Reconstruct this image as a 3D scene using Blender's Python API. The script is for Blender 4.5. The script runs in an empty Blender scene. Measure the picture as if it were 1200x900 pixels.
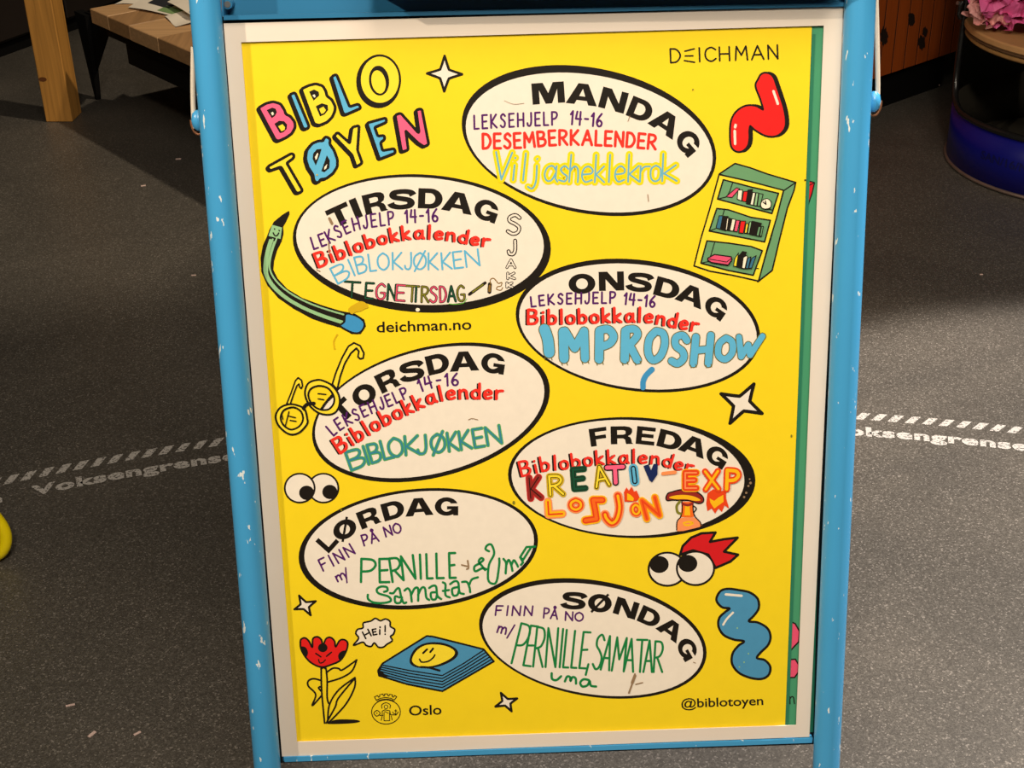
import bpy, math, random
from mathutils import Vector, Matrix, noise
from mathutils.geometry import tessellate_polygon
random.seed(7)
R_ = math.radians

# ------------------------------------------------------------------ camera
F = 1664.0                                  # focal length in pixels of the 1200 x 900 frame
CAM = Vector((-0.03861, -1.09954, 1.17432))
W = Matrix(((0.99946, -0.02993, 0.01287), (-0.02592, -0.48571, 0.87373), (-0.0199, -0.87359, -0.48623)))
U_, S_, V_ = None, None, None
def ortho(M):
    r0 = M.row[0].normalized(); r1 = (M.row[1] - r0 * M.row[1].dot(r0)).normalized(); r2 = r0.cross(r1)
    return Matrix((r0, r1, r2))
W = ortho(W)                                # rows: world axes in camera axes (x right, y down, z forward)
sc = bpy.context.scene
cd = bpy.data.cameras.new('camera'); cam = bpy.data.objects.new('camera', cd); sc.collection.objects.link(cam)
cd.sensor_width = 36.0; cd.lens = 36.0 * F / 1200.0; cd.clip_start = 0.02; cd.clip_end = 60
Rc = Matrix((( W[0][0], -W[0][1], -W[0][2]), (W[1][0], -W[1][1], -W[1][2]), (W[2][0], -W[2][1], -W[2][2])))
cam.matrix_world = Matrix.Translation(CAM) @ Rc.to_4x4()
sc.camera = cam

# ------------------------------------------------------------------ world, lamps, exposure
wd = bpy.data.worlds.new('world'); sc.world = wd; wd.use_nodes = True
wd.node_tree.nodes['Background'].inputs[0].default_value = (0.95, 0.86, 0.74, 1)
wd.node_tree.nodes['Background'].inputs[1].default_value = 0.12
def spot(name, loc, aim, power, size_deg, blend, radius, col):
    l = bpy.data.lights.new(name, 'SPOT'); l.energy = power; l.spot_size = R_(size_deg); l.spot_blend = blend
    l.shadow_soft_size = radius; l.color = col
    o = bpy.data.objects.new(name, l); sc.collection.objects.link(o); o.location = loc
    o.rotation_euler = (Vector(aim) - Vector(loc)).to_track_quat('-Z', 'Y').to_euler()
    return o
spot('ceiling_spot_left', (-2.35, -1.2, 2.5), (0.3, 0.1, 0.80), 255, 42, 0.8, 0.03, (1.0, 0.85, 0.66))
spot('ceiling_spot_right', (1.75, 0.75, 2.9), (1.1, 0.1, 0.0), 760, 46, 0.2, 0.04, (1.0, 0.91, 0.83))
spot('front_fill_spot', (0.05, -2.05, 2.65), (0.0, 0.3, 0.95), 172, 50, 1.0, 0.16, (1.0, 0.87, 0.70))  # fill added in front, lightens the tube's shadow on the poster
spot('bench_fill_spot', (0.5, 1.7, 2.8), (-0.95, 2.3, 0.2), 175, 42, 0.6, 0.05, (1.0, 0.84, 0.62))  # fill added to brighten the post and the bench
al = bpy.data.lights.new('overhead_fill', 'AREA'); al.energy = 62; al.size = 1.6; al.color = (1.0, 0.88, 0.72)  # soft overhead fill added to lift the whole scene
ao = bpy.data.objects.new('overhead_fill', al); sc.collection.objects.link(ao); ao.location = (0.4, -1.2, 2.9)
sc.view_settings.view_transform = 'Standard'; sc.view_settings.look = 'None'
sc.view_settings.gamma = 1.0; sc.view_settings.exposure = 0.0; sc.view_settings.use_curve_mapping = False

# ------------------------------------------------------------------ pixel rays
def ray(px, py):
    return W @ Vector(((px - 600) / F, (py - 450) / F, 1.0))
def pt(px, py, z=0.0):                       # point of the level plane at height z
    d = ray(px, py); return CAM + d * ((z - CAM.z) / d.z)
LEAN = R_(11.3)
BO = Vector((0, 0, 0.15))                    # lower middle of the yellow poster
BX = Vector((1, 0, 0)); BY = Vector((0, math.sin(LEAN), math.cos(LEAN))); BN = BX.cross(BY)
if BN.y > 0: BN = -BN
def bw(x, y, z=0.0):                         # board coordinates (right, up the board, out) -> world
    return BO + BX * x + BY * y + BN * z
def bp(px, py, z=0.0):                       # where a pixel's ray meets the board plane, as board coordinates
    d = ray(px, py); t = ((BO + BN * z) - CAM).dot(BN) / d.dot(BN); p = CAM + d * t - BO
    return (p.dot(BX), p.dot(BY), z)
def bpw(px, py, z=0.0):
    return bw(*bp(px, py, z))

# ------------------------------------------------------------------ materials
def lin(c): return tuple(((v / 255) / 12.92 if v / 255 <= .04045 else ((v / 255 + .055) / 1.055) ** 2.4) for v in c)
MATS = {}
def mat(name, rgb, rough=.5, metal=0.0, var=0.05, scale=40, bump=0.0, spec=.5, extra=None):
    if name in MATS: return MATS[name]
    m = bpy.data.materials.new(name); m.use_nodes = True; nt = m.node_tree; b = nt.nodes['Principled BSDF']
    b.inputs['Roughness'].default_value = rough; b.inputs['Metallic'].default_value = metal
    b.inputs['Specular IOR Level'].default_value = spec
    c = lin(rgb)
    tc = nt.nodes.new('ShaderNodeTexCoord'); nz = nt.nodes.new('ShaderNodeTexNoise'); nz.inputs['Scale'].default_value = scale
    nz.inputs['Detail'].default_value = 4
    nt.links.new(tc.outputs['Object'], nz.inputs['Vector'])
    mx = nt.nodes.new('ShaderNodeMix'); mx.data_type = 'RGBA'; nt.links.new(nz.outputs['Fac'], mx.inputs[0])
    mx.inputs[6].default_value = tuple(max(0, v * (1 - var)) for v in c) + (1,)
    mx.inputs[7].default_value = tuple(min(1, v * (1 + var)) for v in c) + (1,)
    nt.links.new(mx.outputs[2], b.inputs['Base Color'])
    if bump:
        bm_ = nt.nodes.new('ShaderNodeBump'); bm_.inputs['Strength'].default_value = bump; bm_.inputs['Distance'].default_value = .002
        nt.links.new(nz.outputs['Fac'], bm_.inputs['Height']); nt.links.new(bm_.outputs['Normal'], b.inputs['Normal'])
    MATS[name] = m
    if extra: extra(m, nt, b, tc, nz, mx)
    return m
def x_paint(m, nt, b, tc, nz, mx):           # blue enamel with small chips of white primer along the tube
    mp = nt.nodes.new('ShaderNodeMapping'); mp.inputs['Scale'].default_value = (150, 150, 48); nt.links.new(tc.outputs['Object'], mp.inputs[0])
    n2 = nt.nodes.new('ShaderNodeTexNoise'); n2.inputs['Scale'].default_value = 1; n2.inputs['Detail'].default_value = 3; nt.links.new(mp.outputs[0], n2.inputs['Vector'])
    r = nt.nodes.new('ShaderNodeValToRGB'); r.color_ramp.elements[0].position = .672; r.color_ramp.elements[1].position = .69
    nt.links.new(n2.outputs['Fac'], r.inputs[0])
    m2 = nt.nodes.new('ShaderNodeMix'); m2.data_type = 'RGBA'; nt.links.new(r.outputs[0], m2.inputs[0]); nt.links.new(mx.outputs[2], m2.inputs[6])
    m2.inputs[7].default_value = (.72, .8, .82, 1); nt.links.new(m2.outputs[2], b.inputs['Base Color'])
def x_floor(m, nt, b, tc, nz, mx):           # dark vinyl with fine glittering grit, scuffs and dust
    g = nt.nodes.new('ShaderNodeTexVoronoi'); g.inputs['Scale'].default_value = 500; nt.links.new(tc.outputs['Object'], g.inputs['Vector'])
    sep = nt.nodes.new('ShaderNodeSeparateColor'); nt.links.new(g.outputs['Color'], sep.inputs[0])
    r = nt.nodes.new('ShaderNodeValToRGB'); e = r.color_ramp.elements
    e[0].position = 0; e[0].color = (.058, .052, .045, 1); e[1].position = .6; e[1].color = (.088, .080, .069, 1)
    k = e.new(.90); k.color = (.115, .105, .092, 1); k = e.new(.985); k.color = (.21, .19, .17, 1)
    nt.links.new(sep.outputs[0], r.inputs[0])
    n1 = nt.nodes.new('ShaderNodeTexNoise'); n1.inputs['Scale'].default_value = 2.6; n1.inputs['Detail'].default_value = 6; n1.inputs['Distortion'].default_value = .8
    nt.links.new(tc.outputs['Object'], n1.inputs['Vector'])
    r1 = nt.nodes.new('ShaderNodeValToRGB'); r1.color_ramp.elements[0].position = .3; r1.color_ramp.elements[0].color = (.8, .8, .8, 1)
    r1.color_ramp.elements[1].position = .75; r1.color_ramp.elements[1].color = (1.25, 1.22, 1.18, 1)
    nt.links.new(n1.outputs['Fac'], r1.inputs[0])
    mu = nt.nodes.new('ShaderNodeMix'); mu.data_type = 'RGBA'; mu.blend_type = 'MULTIPLY'; mu.inputs[0].default_value = 1
    nt.links.new(r.outputs[0], mu.inputs[6]); nt.links.new(r1.outputs[0], mu.inputs[7])
    nt.links.new(mu.outputs[2], b.inputs['Base Color'])
    bb = nt.nodes.new('ShaderNodeBump'); bb.inputs['Strength'].default_value = .5; bb.inputs['Distance'].default_value = .0008
    nt.links.new(sep.outputs[1], bb.inputs['Height']); nt.links.new(bb.outputs['Normal'], b.inputs['Normal'])
def x_worn(m, nt, b, tc, nz, mx):            # stencilled paint worn through to the vinyl
    n1 = nt.nodes.new('ShaderNodeTexNoise'); n1.inputs['Scale'].default_value = 260; n1.inputs['Detail'].default_value = 3
    nt.links.new(tc.outputs['Object'], n1.inputs['Vector'])
    r = nt.nodes.new('ShaderNodeValToRGB'); r.color_ramp.elements[0].position = .37; r.color_ramp.elements[0].color = (.11, .10, .09, 1)
    r.color_ramp.elements[1].position = .47; r.color_ramp.elements[1].color = (.48, .45, .42, 1)
    nt.links.new(n1.outputs['Fac'], r.inputs[0]); nt.links.new(r.outputs[0], b.inputs['Base Color'])
def x_wood(ax):
    def f(m, nt, b, tc, nz, mx):
        mp = nt.nodes.new('ShaderNodeMapping'); s = [85, 85, 85]; s[ax] = 3.0; mp.inputs['Scale'].default_value = s
        nt.links.new(tc.outputs['Object'], mp.inputs[0]); n2 = nt.nodes.new('ShaderNodeTexNoise'); n2.inputs['Scale'].default_value = 1.0
        n2.inputs['Detail'].default_value = 5; n2.inputs['Distortion'].default_value = 1.2
        nt.links.new(mp.outputs[0], n2.inputs['Vector']); nt.links.new(n2.outputs['Fac'], mx.inputs[0])
    return f
BLUE = mat('blue_enamel', (68, 158, 212), .32, var=.06, scale=8, extra=x_paint)
BLUE2 = mat('blue_sheet_steel', (42, 116, 160), .35, var=.05, scale=6)
DARKSTEEL = mat('dark_backing', (14, 22, 28), .6)
STEEL = mat('steel', (170, 172, 172), .3, metal=.9)
CREAM = mat('worn_cream_paint', (220, 208, 190), .5)
RUST = mat('rusty_wire', (150, 100, 70), .5, metal=.5)
WHITE_B = mat('white_border_plastic', (234, 221, 207), .42, var=.03, scale=14, bump=.06)
YEL = mat('poster_yellow', (250, 218, 30), .5, var=.035, scale=60, spec=.35)
GRN = mat('poster_green', (70, 152, 112), .45, var=.05)
FLOOR = mat('glitter_vinyl', (60, 58, 54), .42, extra=x_floor)
WORN = mat('worn_stencil_white', (200, 195, 188), .6, extra=x_worn)
INK = {k: mat('ink_' + k, c, .5, var=.05, scale=120, spec=.3) for k, c in dict(
    black=(26, 20, 14), white=(243, 232, 216), red=(232, 32, 30), pink=(255, 100, 140), blue=(80, 165, 205), sky=(96, 184, 224),
    yellow=(252, 224, 52), green=(108, 158, 112), mint=(150, 196, 142), cream=(250, 240, 214), purple=(84, 26, 104), marker_red=(240, 52, 40),
    marker_blue=(112, 182, 206), marker_yellow=(252, 222, 10), teal=(52, 132, 160), fresh=(84, 168, 96), print_blue=(76, 148, 190), deep_blue=(58, 116, 146), bright_blue=(62, 150, 206), leaf=(20, 130, 66), lime=(110, 190, 70), olive=(130, 126, 36),
    dark_green=(20, 78, 52), dark_red=(150, 40, 34), rose=(226, 76, 110), navy=(24, 40, 90), orange=(250, 110, 30), peach=(255, 150, 90), amber=(255, 190, 20),
    flame=(236, 70, 24), brown=(140, 104, 44), dirt=(150, 122, 92), grey_blue=(110, 150, 160), outline=(110, 104, 40), scarlet=(214, 28, 34), magenta=(232, 84, 120), mustard=(214, 176, 22)).items()}

# ------------------------------------------------------------------ object helpers
C = sc.collection
def tag(o, label=None, cat=None, group=None, kind=None):
    for k, v in (('label', label), ('category', cat), ('group', group), ('kind', kind)):
        if v: o[k] = v
    return o
def empty(name, loc, label, cat, group=None):
    o = bpy.data.objects.new(name, None); C.objects.link(o); o.location = loc; o.empty_display_size = .1
    return tag(o, label, cat, group)
def origin(p):
    v = Vector((0, 0, 0))
    while p is not None: v += p.location; p = p.parent
    return v
class MB:
    def __init__(s): s.v = []; s.f = []; s.m = []; s.sm = []; s.mats = []
    def mi(s, m):
        if m not in s.mats: s.mats.append(m)
        return s.mats.index(m)
    def add(s, vs, fs, m, smooth=False):
        b = len(s.v); s.v += [Vector(v) for v in vs]; k = s.mi(m)
        for f in fs: s.f.append([b + i for i in f]); s.m.append(k); s.sm.append(smooth)
    def box(s, c, ax, h, m, bev=0.0):        # centre, three axes, three half sizes, bevelled
        c = Vector(c); ax = [Vector(a).normalized() for a in ax]
        if bev <= 0:
            vs = [c + ax[0] * (h[0] * i) + ax[1] * (h[1] * j) + ax[2] * (h[2] * k) for i in (-1, 1) for j in (-1, 1) for k in (-1, 1)]
            fs = [(0, 1, 3, 2), (4, 6, 7, 5), (0, 4, 5, 1), (2, 3, 7, 6), (0, 2, 6, 4), (1, 5, 7, 3)]
            s.add(vs, fs, m); return
        vs = []; idx = {}
        for i in (-1, 1):
            for j in (-1, 1):
                for k in (-1, 1):
                    for a in range(3):
                        hh = [h[0] - bev, h[1] - bev, h[2] - bev]; hh[a] = h[a]
                        idx[(i, j, k, a)] = len(vs)
                        vs.append(c + ax[0] * (hh[0] * i) + ax[1] * (hh[1] * j) + ax[2] * (hh[2] * k))
        fs = []
        for a in range(3):
            o = [b for b in range(3) if b != a]
            for sg in (-1, 1):
                q = []
                for (p, r) in ((-1, -1), (1, -1), (1, 1), (-1, 1)):
                    t = [0, 0, 0]; t[a] = sg; t[o[0]] = p; t[o[1]] = r; q.append(idx[(t[0], t[1], t[2], a)])
                fs.append(q)
        for a in range(3):                    # edges along axis a
            o = [b for b in range(3) if b != a]
            for p in (-1, 1):
                for r in (-1, 1):
                    t0 = [0, 0, 0]; t1 = [0, 0, 0]; t0[a] = -1; t1[a] = 1
                    for t in (t0, t1): t[o[0]] = p; t[o[1]] = r
                    fs.append([idx[(*t0, o[0])], idx[(*t1, o[0])], idx[(*t1, o[1])], idx[(*t0, o[1])]])
        for i in (-1, 1):
            for j in (-1, 1):
                for k in (-1, 1): fs.append([idx[(i, j, k, 0)], idx[(i, j, k, 1)], idx[(i, j, k, 2)]])
        s.add(vs, fs, m)
    def tube(s, pts, r, m, n=14, caps=True):
        pts = [Vector(p) for p in pts]; N = len(pts); rs = r if isinstance(r, (list, tuple)) else [r] * N
        vs = []; ref = None
        for i, p in enumerate(pts):
            t = (pts[min(i + 1, N - 1)] - pts[max(i - 1, 0)]).normalized()
            if ref is None: ref = t.orthogonal().normalized()
            ref = (ref - t * ref.dot(t)).normalized(); bi = t.cross(ref)
            for k in range(n):
                a = 2 * math.pi * k / n; vs.append(p + (ref * math.cos(a) + bi * math.sin(a)) * rs[i])
        fs = [[i * n + k, i * n + (k + 1) % n, (i + 1) * n + (k + 1) % n, (i + 1) * n + k] for i in range(N - 1) for k in range(n)]
        s.add(vs, fs, m, True)
        if caps: s.add(vs[:n], [list(range(n))[::-1]], m); s.add(vs[-n:], [list(range(n))], m)
    def build(s, name, parent=None, label=None, cat=None, group=None, kind=None, loc=None):
        o0 = origin(parent) if parent else (Vector(loc) if loc is not None else Vector((0, 0, 0)))
        me = bpy.data.meshes.new(name); me.from_pydata([tuple(v - o0) for v in s.v], [], s.f)
        for m in s.mats: me.materials.append(m)
        me.polygons.foreach_set('material_index', s.m); me.polygons.foreach_set('use_smooth', s.sm); me.update()
        o = bpy.data.objects.new(name, me); C.objects.link(o)
        if parent: o.parent = parent
        else: o.location = o0
        tag(o, label, cat, group, kind); return o
def catmull(p, n=6, closed=False):
    p = [tuple(q) for q in p]
    if len(p) < 3: return p
    out = []; N = len(p); rng = N if closed else N - 1
    for i in range(rng):
        g = (lambda k: p[k % N]) if closed else (lambda k: p[min(max(k, 0), N - 1)])
        a, b, c, d = g(i - 1), g(i), g(i + 1), g(i + 2)
        for j in range(n):
            t = j / n
            out.append(tuple(.5 * (2 * b[k] + (c[k] - a[k]) * t + (2 * a[k] - 5 * b[k] + 4 * c[k] - d[k]) * t * t + (3 * b[k] - a[k] - 3 * c[k] + d[k]) * t ** 3) for k in range(len(b))))
    if not closed: out.append(p[-1])
    return out

# ------------------------------------------------------------------ the setting: floor with its stencilled line
fm = MB(); fm.box((0.2, 2.2, -0.01), ((1, 0, 0), (0, 1, 0), (0, 0, 1)), (4.5, 5.2, .01), FLOOR)
floor = fm.build('floor', label='dark grey speckled vinyl floor', kind='structure')
wallm = mat('dim_plaster', (96, 88, 78), .8, var=.06, scale=5, bump=.1)
for nm, c, h in (('wall_back', (0.2, 7.45, 1.5), (4.5, .05, 1.5)), ('wall_left', (-4.35, 2.2, 1.5), (.05, 5.2, 1.5)), ('wall_right', (4.75, 2.2, 1.5), (.05, 5.2, 1.5)), ('wall_front', (0.2, -3.05, 1.5), (4.5, .05, 1.5))):
    w_ = MB(); w_.box(c, ((1, 0, 0), (0, 1, 0), (0, 0, 1)), h, wallm); w_.build(nm, kind='structure')
w_ = MB(); w_.box((0.2, 2.2, 3.05), ((1, 0, 0), (0, 1, 0), (0, 0, 1)), (4.6, 5.3, .05), wallm); w_.build('ceiling', kind='structure')

arc_px = [(0, 562), (50, 552), (130, 541), (200, 529), (260, 519), (1005, 485), (1061, 490.6), (1117, 497), (1200, 507.5)]
AP = [pt(*p) for p in arc_px]
def fit_circle(P):                           # least squares circle through floor points
    A = Matrix(((0,) * 3,) * 3); B = Vector((0, 0, 0))
    for p in P:
        r = Vector((p.x, p.y, 1)); d = p.x ** 2 + p.y ** 2
        for i in range(3):
            B[i] += r[i] * d
            for j in range(3): A[i][j] += r[i] * r[j]
    s = A.inverted() @ B; cx, cy = s[0] / 2, s[1] / 2
    return cx, cy, math.sqrt(s[2] + cx * cx + cy * cy)
acx, acy, ar = fit_circle(AP)
sgn = 1 if AP[0].y > acy else -1
def arc_s(p): return sgn * ar * math.atan2(p.x - acx, sgn * (p.y - acy)) * sgn
def arc_pt(s, off, z=.0006):                 # along the arc (to the right), off = away from the viewer
    a = s / ar; r = ar + off * sgn
    return Vector((acx + r * math.sin(a), acy + sgn * r * math.cos(a), z))
s0 = arc_s(pt(-40, 569)); s1 = arc_s(pt(1260, 516)); step = .0262
k = 0; s = s0
while s < s1:
    b = MB(); jj = random.uniform(-.0008, .0008)
    q = [arc_pt(s + jj, -.011), arc_pt(s + .0135, -.011), arc_pt(s + .0135 + .013, .011), arc_pt(s + jj + .013, .011)]
    b.add(q + [v - Vector((0, 0, .0005)) for v in q], [(0, 1, 2, 3), (0, 4, 5, 1), (1, 5, 6, 2), (2, 6, 7, 3), (3, 7, 4, 0)], WORN)
    b.build('painted_stripe', floor); s += step
def text_mesh(body, offset=0.0, spacing=1.0):
    c = bpy.data.curves.new('tmp', 'FONT'); c.body = body; c.offset = offset; c.space_character = spacing; c.resolution_u = 4
    o = bpy.data.objects.new('tmp', c); C.objects.link(o); bpy.context.view_layer.update()
    dg = bpy.context.evaluated_depsgraph_get(); m = o.evaluated_get(dg).to_mesh()
    vs = [v.co.copy() for v in m.vertices]; fs = [list(p.vertices) for p in m.polygons]
    bpy.data.objects.remove(o); bpy.data.curves.remove(c)
    x0 = min(v.x for v in vs); x1 = max(v.x for v in vs)
    return [((v.x - x0) / (x1 - x0), v.y) for v in vs], fs
vk, fk = text_mesh('Voksengrense', .045, 1.1)
def word(sa, sb):
    b = MB(); b.add([arc_pt(sa + u * (sb - sa), -.061 + v * .038, .0005) for u, v in vk], fk, WORN); b.build('painted_lettering', floor)
sL = arc_s(pt(38, 585)); sR = arc_s(pt(281, 546)); wl = (sR - sL)
sr0 = arc_s(pt(965, 510)); sr1 = arc_s(pt(1207, 540))
word(sL, sL + wl); word(sL - wl - .043, sL - .043); word(sr0, sr1)
sm_ = (sL + wl + sr0) / 2; word(sm_ - wl / 2, sm_ + wl / 2)

# ------------------------------------------------------------------ the folding display stand
stand = empty('display_stand', (0, 0, 0), 'blue tubular steel A-frame display stand holding the yellow poster, its paint chipped', 'sign stand')
TR = .0135
def axis_pts(pa, pb, z):                     # a straight tube whose axis runs over two pixels, carried on down to the floor
    a = bpw(*pa, z); b = bpw(*pb, z); d = (b - a); return a, d
ZT = .010
lt_a, lt_d = axis_pts((240, 0), (313.5, 900), ZT); rt_a, rt_d = axis_pts((1008, 0), (968, 900), ZT)
tubes = []
for a, d in ((lt_a, lt_d), (rt_a, rt_d)):
    u = d.normalized(); foot = a + u * ((TR - a.z) / u.z); top = a - u * .30
    tubes.append((top, foot))
    b = MB(); b.tube([top, a, a + d * .5, foot], TR, BLUE, 24); b.build('side_tube', stand)
    b = MB(); b.tube([foot - u * .03, foot - u * .002, foot + Vector((0, 0, -.009))], [TR * 1.12, TR * 1.12, TR], DARKSTEEL, 20); b.build('rubber_foot', stand)
(ta, fa), (tb, fb) = tubes
b = MB(); b.tube([ta, ta + BY * .02 + BX * .01, tb + BY * .02 - BX * .01, tb], TR, BLUE, 20); b.build('top_tube', stand)
for t, fo, sx in ((ta, fa, 1), (tb, fb, -1)):  # the rear legs of the A
    off = BX * (.055 * sx)
    b = MB(); b.tube([t + off - BN * .03 - BY * .05, Vector((fo.x + .055 * sx, fo.y + .62, TR))], TR * .9, BLUE, 16); b.build('rear_leg', stand)
b = MB(); xm = (fa.y + .50); b.tube([Vector((fa.x + .05, xm, .12)), Vector((fb.x - .05, xm, .12))], .009, BLUE, 12); b.build('rear_crossbar', stand)
def slab(px4, z0, z1, m, mb=None):           # a plate over a pixel quadrilateral, from depth z0 (back) to z1 (front)
    mb = mb or MB(); q = [bp(x, y, z1) for x, y in px4]
    vs = [bw(x, y, z0) for x, y, _ in q] + [bw(x, y, z1) for x, y, _ in q]
    mb.add(vs, [(0, 3, 2, 1), (4, 5, 6, 7), (0, 1, 5, 4), (1, 2, 6, 5), (2, 3, 7, 6), (3, 0, 4, 7)], m); return mb
slab([(255, 20), (993, 4), (958, 872), (326, 894)], -.008, -.0055, DARKSTEEL).build('backing_panel', stand)
slab([(262, 18.5), (992, 3), (992, 7.5), (262, 23.5)], -.0055, .006, BLUE2).build('top_rail', stand)
slab([(252, -120), (1008, -130), (992, 4), (262, 20)], -.022, -.018, BLUE2).build('header_panel', stand)
slab([(256, -120), (258, -120), (262, 19), (260, 20)], -.018, .004, BLUE2).build('header_side', stand)
slab([(332.5, 887.5), (952.5, 865.5), (951.5, 870.5), (333.5, 893)], -.006, .004, BLUE).build('bottom_lip', stand)
slab([(330, 884), (950, 862), (952, 870), (332, 892)], -.0056, -.002, BLUE2).build('bottom_rail', stand)
slab([(432, -95), (1000, -105), (992, -14), (432, -6)], -.018, .036, BLUE2).build('shade_box', stand)  # unseen box added above the view to shade the header panel's right part
bc = bp(270, 4, -.018); b = MB(); b.tube([bw(bc[0], bc[1], -.018), bw(bc[0], bc[1], -.003)], .0042, BLUE2, 14); b.build('bolt', stand)
b = MB(); b.tube([bw(bc[0], bc[1], -.003), bw(bc[0], bc[1], -.0022)], .0028, STEEL, 12); b.build('bolt_head', stand)
for side, strap, knob in ((-1, [(226.5, 55), (226, 100), (227, 138), (229, 150)], (232.5, 141)), (1, [(1026.5, -5), (1028, 60), (1028.5, 110), (1026, 126)], (1024, 119))):
    z = -.008
    pts = [bpw(x, y, z) for x, y in strap]
    b = MB(); b.tube(catmull(pts, 4), .0023, CREAM, 8); st = b.build('stay_strap', stand, 'thin cream worn steel strap')
    b = MB(); kc = bpw(knob[0], knob[1], z + .004)
    b.tube([kc - BY * .009, kc - BY * .006, kc, kc + BY * .006, kc + BY * .009], [.0018, .0052, .0064, .0052, .0018], BLUE, 14); b.build('pivot_knob', stand)
    b = MB(); c0 = bpw(knob[0] + side * 0.5, knob[1] + 2, z)
    b.tube([c0 + BX * (side * .006 * math.cos(a)) + BY * (-.011 * math.sin(a)) for a in [i * .35 - .2 for i in range(9)]], .0013, RUST, 8); b.build('wire_hook', stand)
# white plastic border around the posters: four overlapping strips
ZB0, ZB1 = .0012, .0024
WO = [(262, 27.5), (989, 8), (948.5, 863.5), (330.5, 886.5)]; WI = [(282.5, 49.5), (965.5, 30), (933, 850), (348, 869.5)]
slab([WO[0], WI[0], WI[3], WO[3]], ZB0, ZB1, WHITE_B).build('white_border', stand)
slab([WI[1], WO[1], WO[2], WI[2]], ZB0, ZB1, WHITE_B).build('white_border', stand)
slab([WO[0], WO[1], WI[1], WI[0]], ZB0, ZB1, WHITE_B).build('white_border', stand)
slab([WI[3], WI[2], WO[2], WO[3]], ZB0, ZB1, WHITE_B).build('white_border', stand)

# ------------------------------------------------------------------ the sheets behind the yellow poster
gp = empty('green_poster', bw(0, 0, -.001), 'green poster mostly hidden behind the yellow poster, showing at its right edge', 'poster')
slab([(300, 45), (968, 26), (935, 853), (350, 872)], -.0015, -.0009, GRN).build('paper_sheet', gp)
bs = MB(); slab([(956, 560), (984, 560), (978, 600), (957, 866), (940, 866)], -.0045, -.004, GRN, bs) if False else None
b = slab([(940, 300), (966.5, 300), (953.2, 858), (930, 858)], -.0045, -.0035, mat('deep_green_paper', (40, 132, 100), .5)); b.build('backing_sheet', stand, 'narrow dark green sheet edge beside right tube')

# ------------------------------------------------------------------ flat print: drawn in photograph coordinates on the poster plane
class Art:
    def __init__(s, z): s.mb = MB(); s.z = z; s.k = 0; s.lv = 0
    def zz(s):
        s.k = (s.k + 1) % 60; return s.z + s.lv * 3e-5 + s.k * 4e-7
    def level(s): s.lv += 1; s.k = 0; return s
    def _add(s, pts, fs, ink):
        z = s.zz(); s.mb.add([bw(*bp(x, y, z)) for x, y in pts], fs, INK[ink])
    def poly(s, pts, ink, holes=(), smooth=False, n=5):
        loops = [catmull(l, n, True) if smooth else list(l) for l in [pts] + list(holes)]
        tri = tessellate_polygon([[Vector((x, y, 0)) for x, y in l] for l in loops])
        flat = [p for l in loops for p in l]; fs = []
        for t in tri:
            a, b_, c = (flat[i] for i in t); ar_ = (b_[0] - a[0]) * (c[1] - a[1]) - (b_[1] - a[1]) * (c[0] - a[0])
            if abs(ar_) < 1e-6: continue
            fs.append(list(t) if ar_ < 0 else list(t)[::-1])
        s._add(flat, fs, ink); return s
    def disc(s, c, r, ink, n=12, ry=None, rot=0):
        ry = ry or r; cr, sr = math.cos(rot), math.sin(rot); P = []
        for i in range(n):
            a = -2 * math.pi * i / n; x, y = r * math.cos(a), ry * math.sin(a); P.append((c[0] + x * cr - y * sr, c[1] + x * sr + y * cr))
        s._add(P, [list(range(n))], ink); return s
    def stroke(s, pts, w, ink, smooth=False, closed=False, caps=True, n=6):
        pts = [tuple(p) for p in pts]
        if smooth and len(pts) > 2:
            P = catmull(pts, n, closed)
            if closed: P = P + [P[0], P[1]]
            L = []; Rr = []
            for i, p in enumerate(P):
                a = P[max(i - 1, 0)]; b_ = P[min(i + 1, len(P) - 1)]; dx, dy = b_[0] - a[0], b_[1] - a[1]; l = math.hypot(dx, dy) or 1
                nx, ny = -dy / l * w / 2, dx / l * w / 2; L.append((p[0] + nx, p[1] + ny)); Rr.append((p[0] - nx, p[1] - ny))
            N = len(P); s._add(L + Rr, [(i, N + i, N + i + 1, i + 1) for i in range(N - 1)], ink)
            if caps and not closed:
                s.disc(pts[0], w / 2, ink); s.disc(pts[-1], w / 2, ink)
        else:
            if closed: pts = pts + [pts[0]]
            for i in range(len(pts) - 1):
                a, b_ = pts[i], pts[i + 1]; dx, dy = b_[0] - a[0], b_[1] - a[1]; l = math.hypot(dx, dy)
                if l < 1e-6: continue
                nx, ny = -dy / l * w / 2, dx / l * w / 2
                s._add([(a[0] + nx, a[1] + ny), (a[0] - nx, a[1] - ny), (b_[0] - nx, b_[1] - ny), (b_[0] + nx, b_[1] + ny)], [(0, 1, 2, 3)], ink)
            for i, p in enumerate(pts):
                if caps or 0 < i < len(pts) - 1: s.disc(p, w / 2, ink)
        return s
    def build(s, name, parent, label=None): return s.mb.build(name, parent, label)

poster = empty('poster', bw(0, 0, 0), 'yellow weekly programme poster with white ovals of handwriting in the stand', 'poster')
slab([(279, 46), (951.5, 30.5), (920, 851), (346, 872)], -.0006, .0, YEL).build('paper_sheet', poster)
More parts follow.
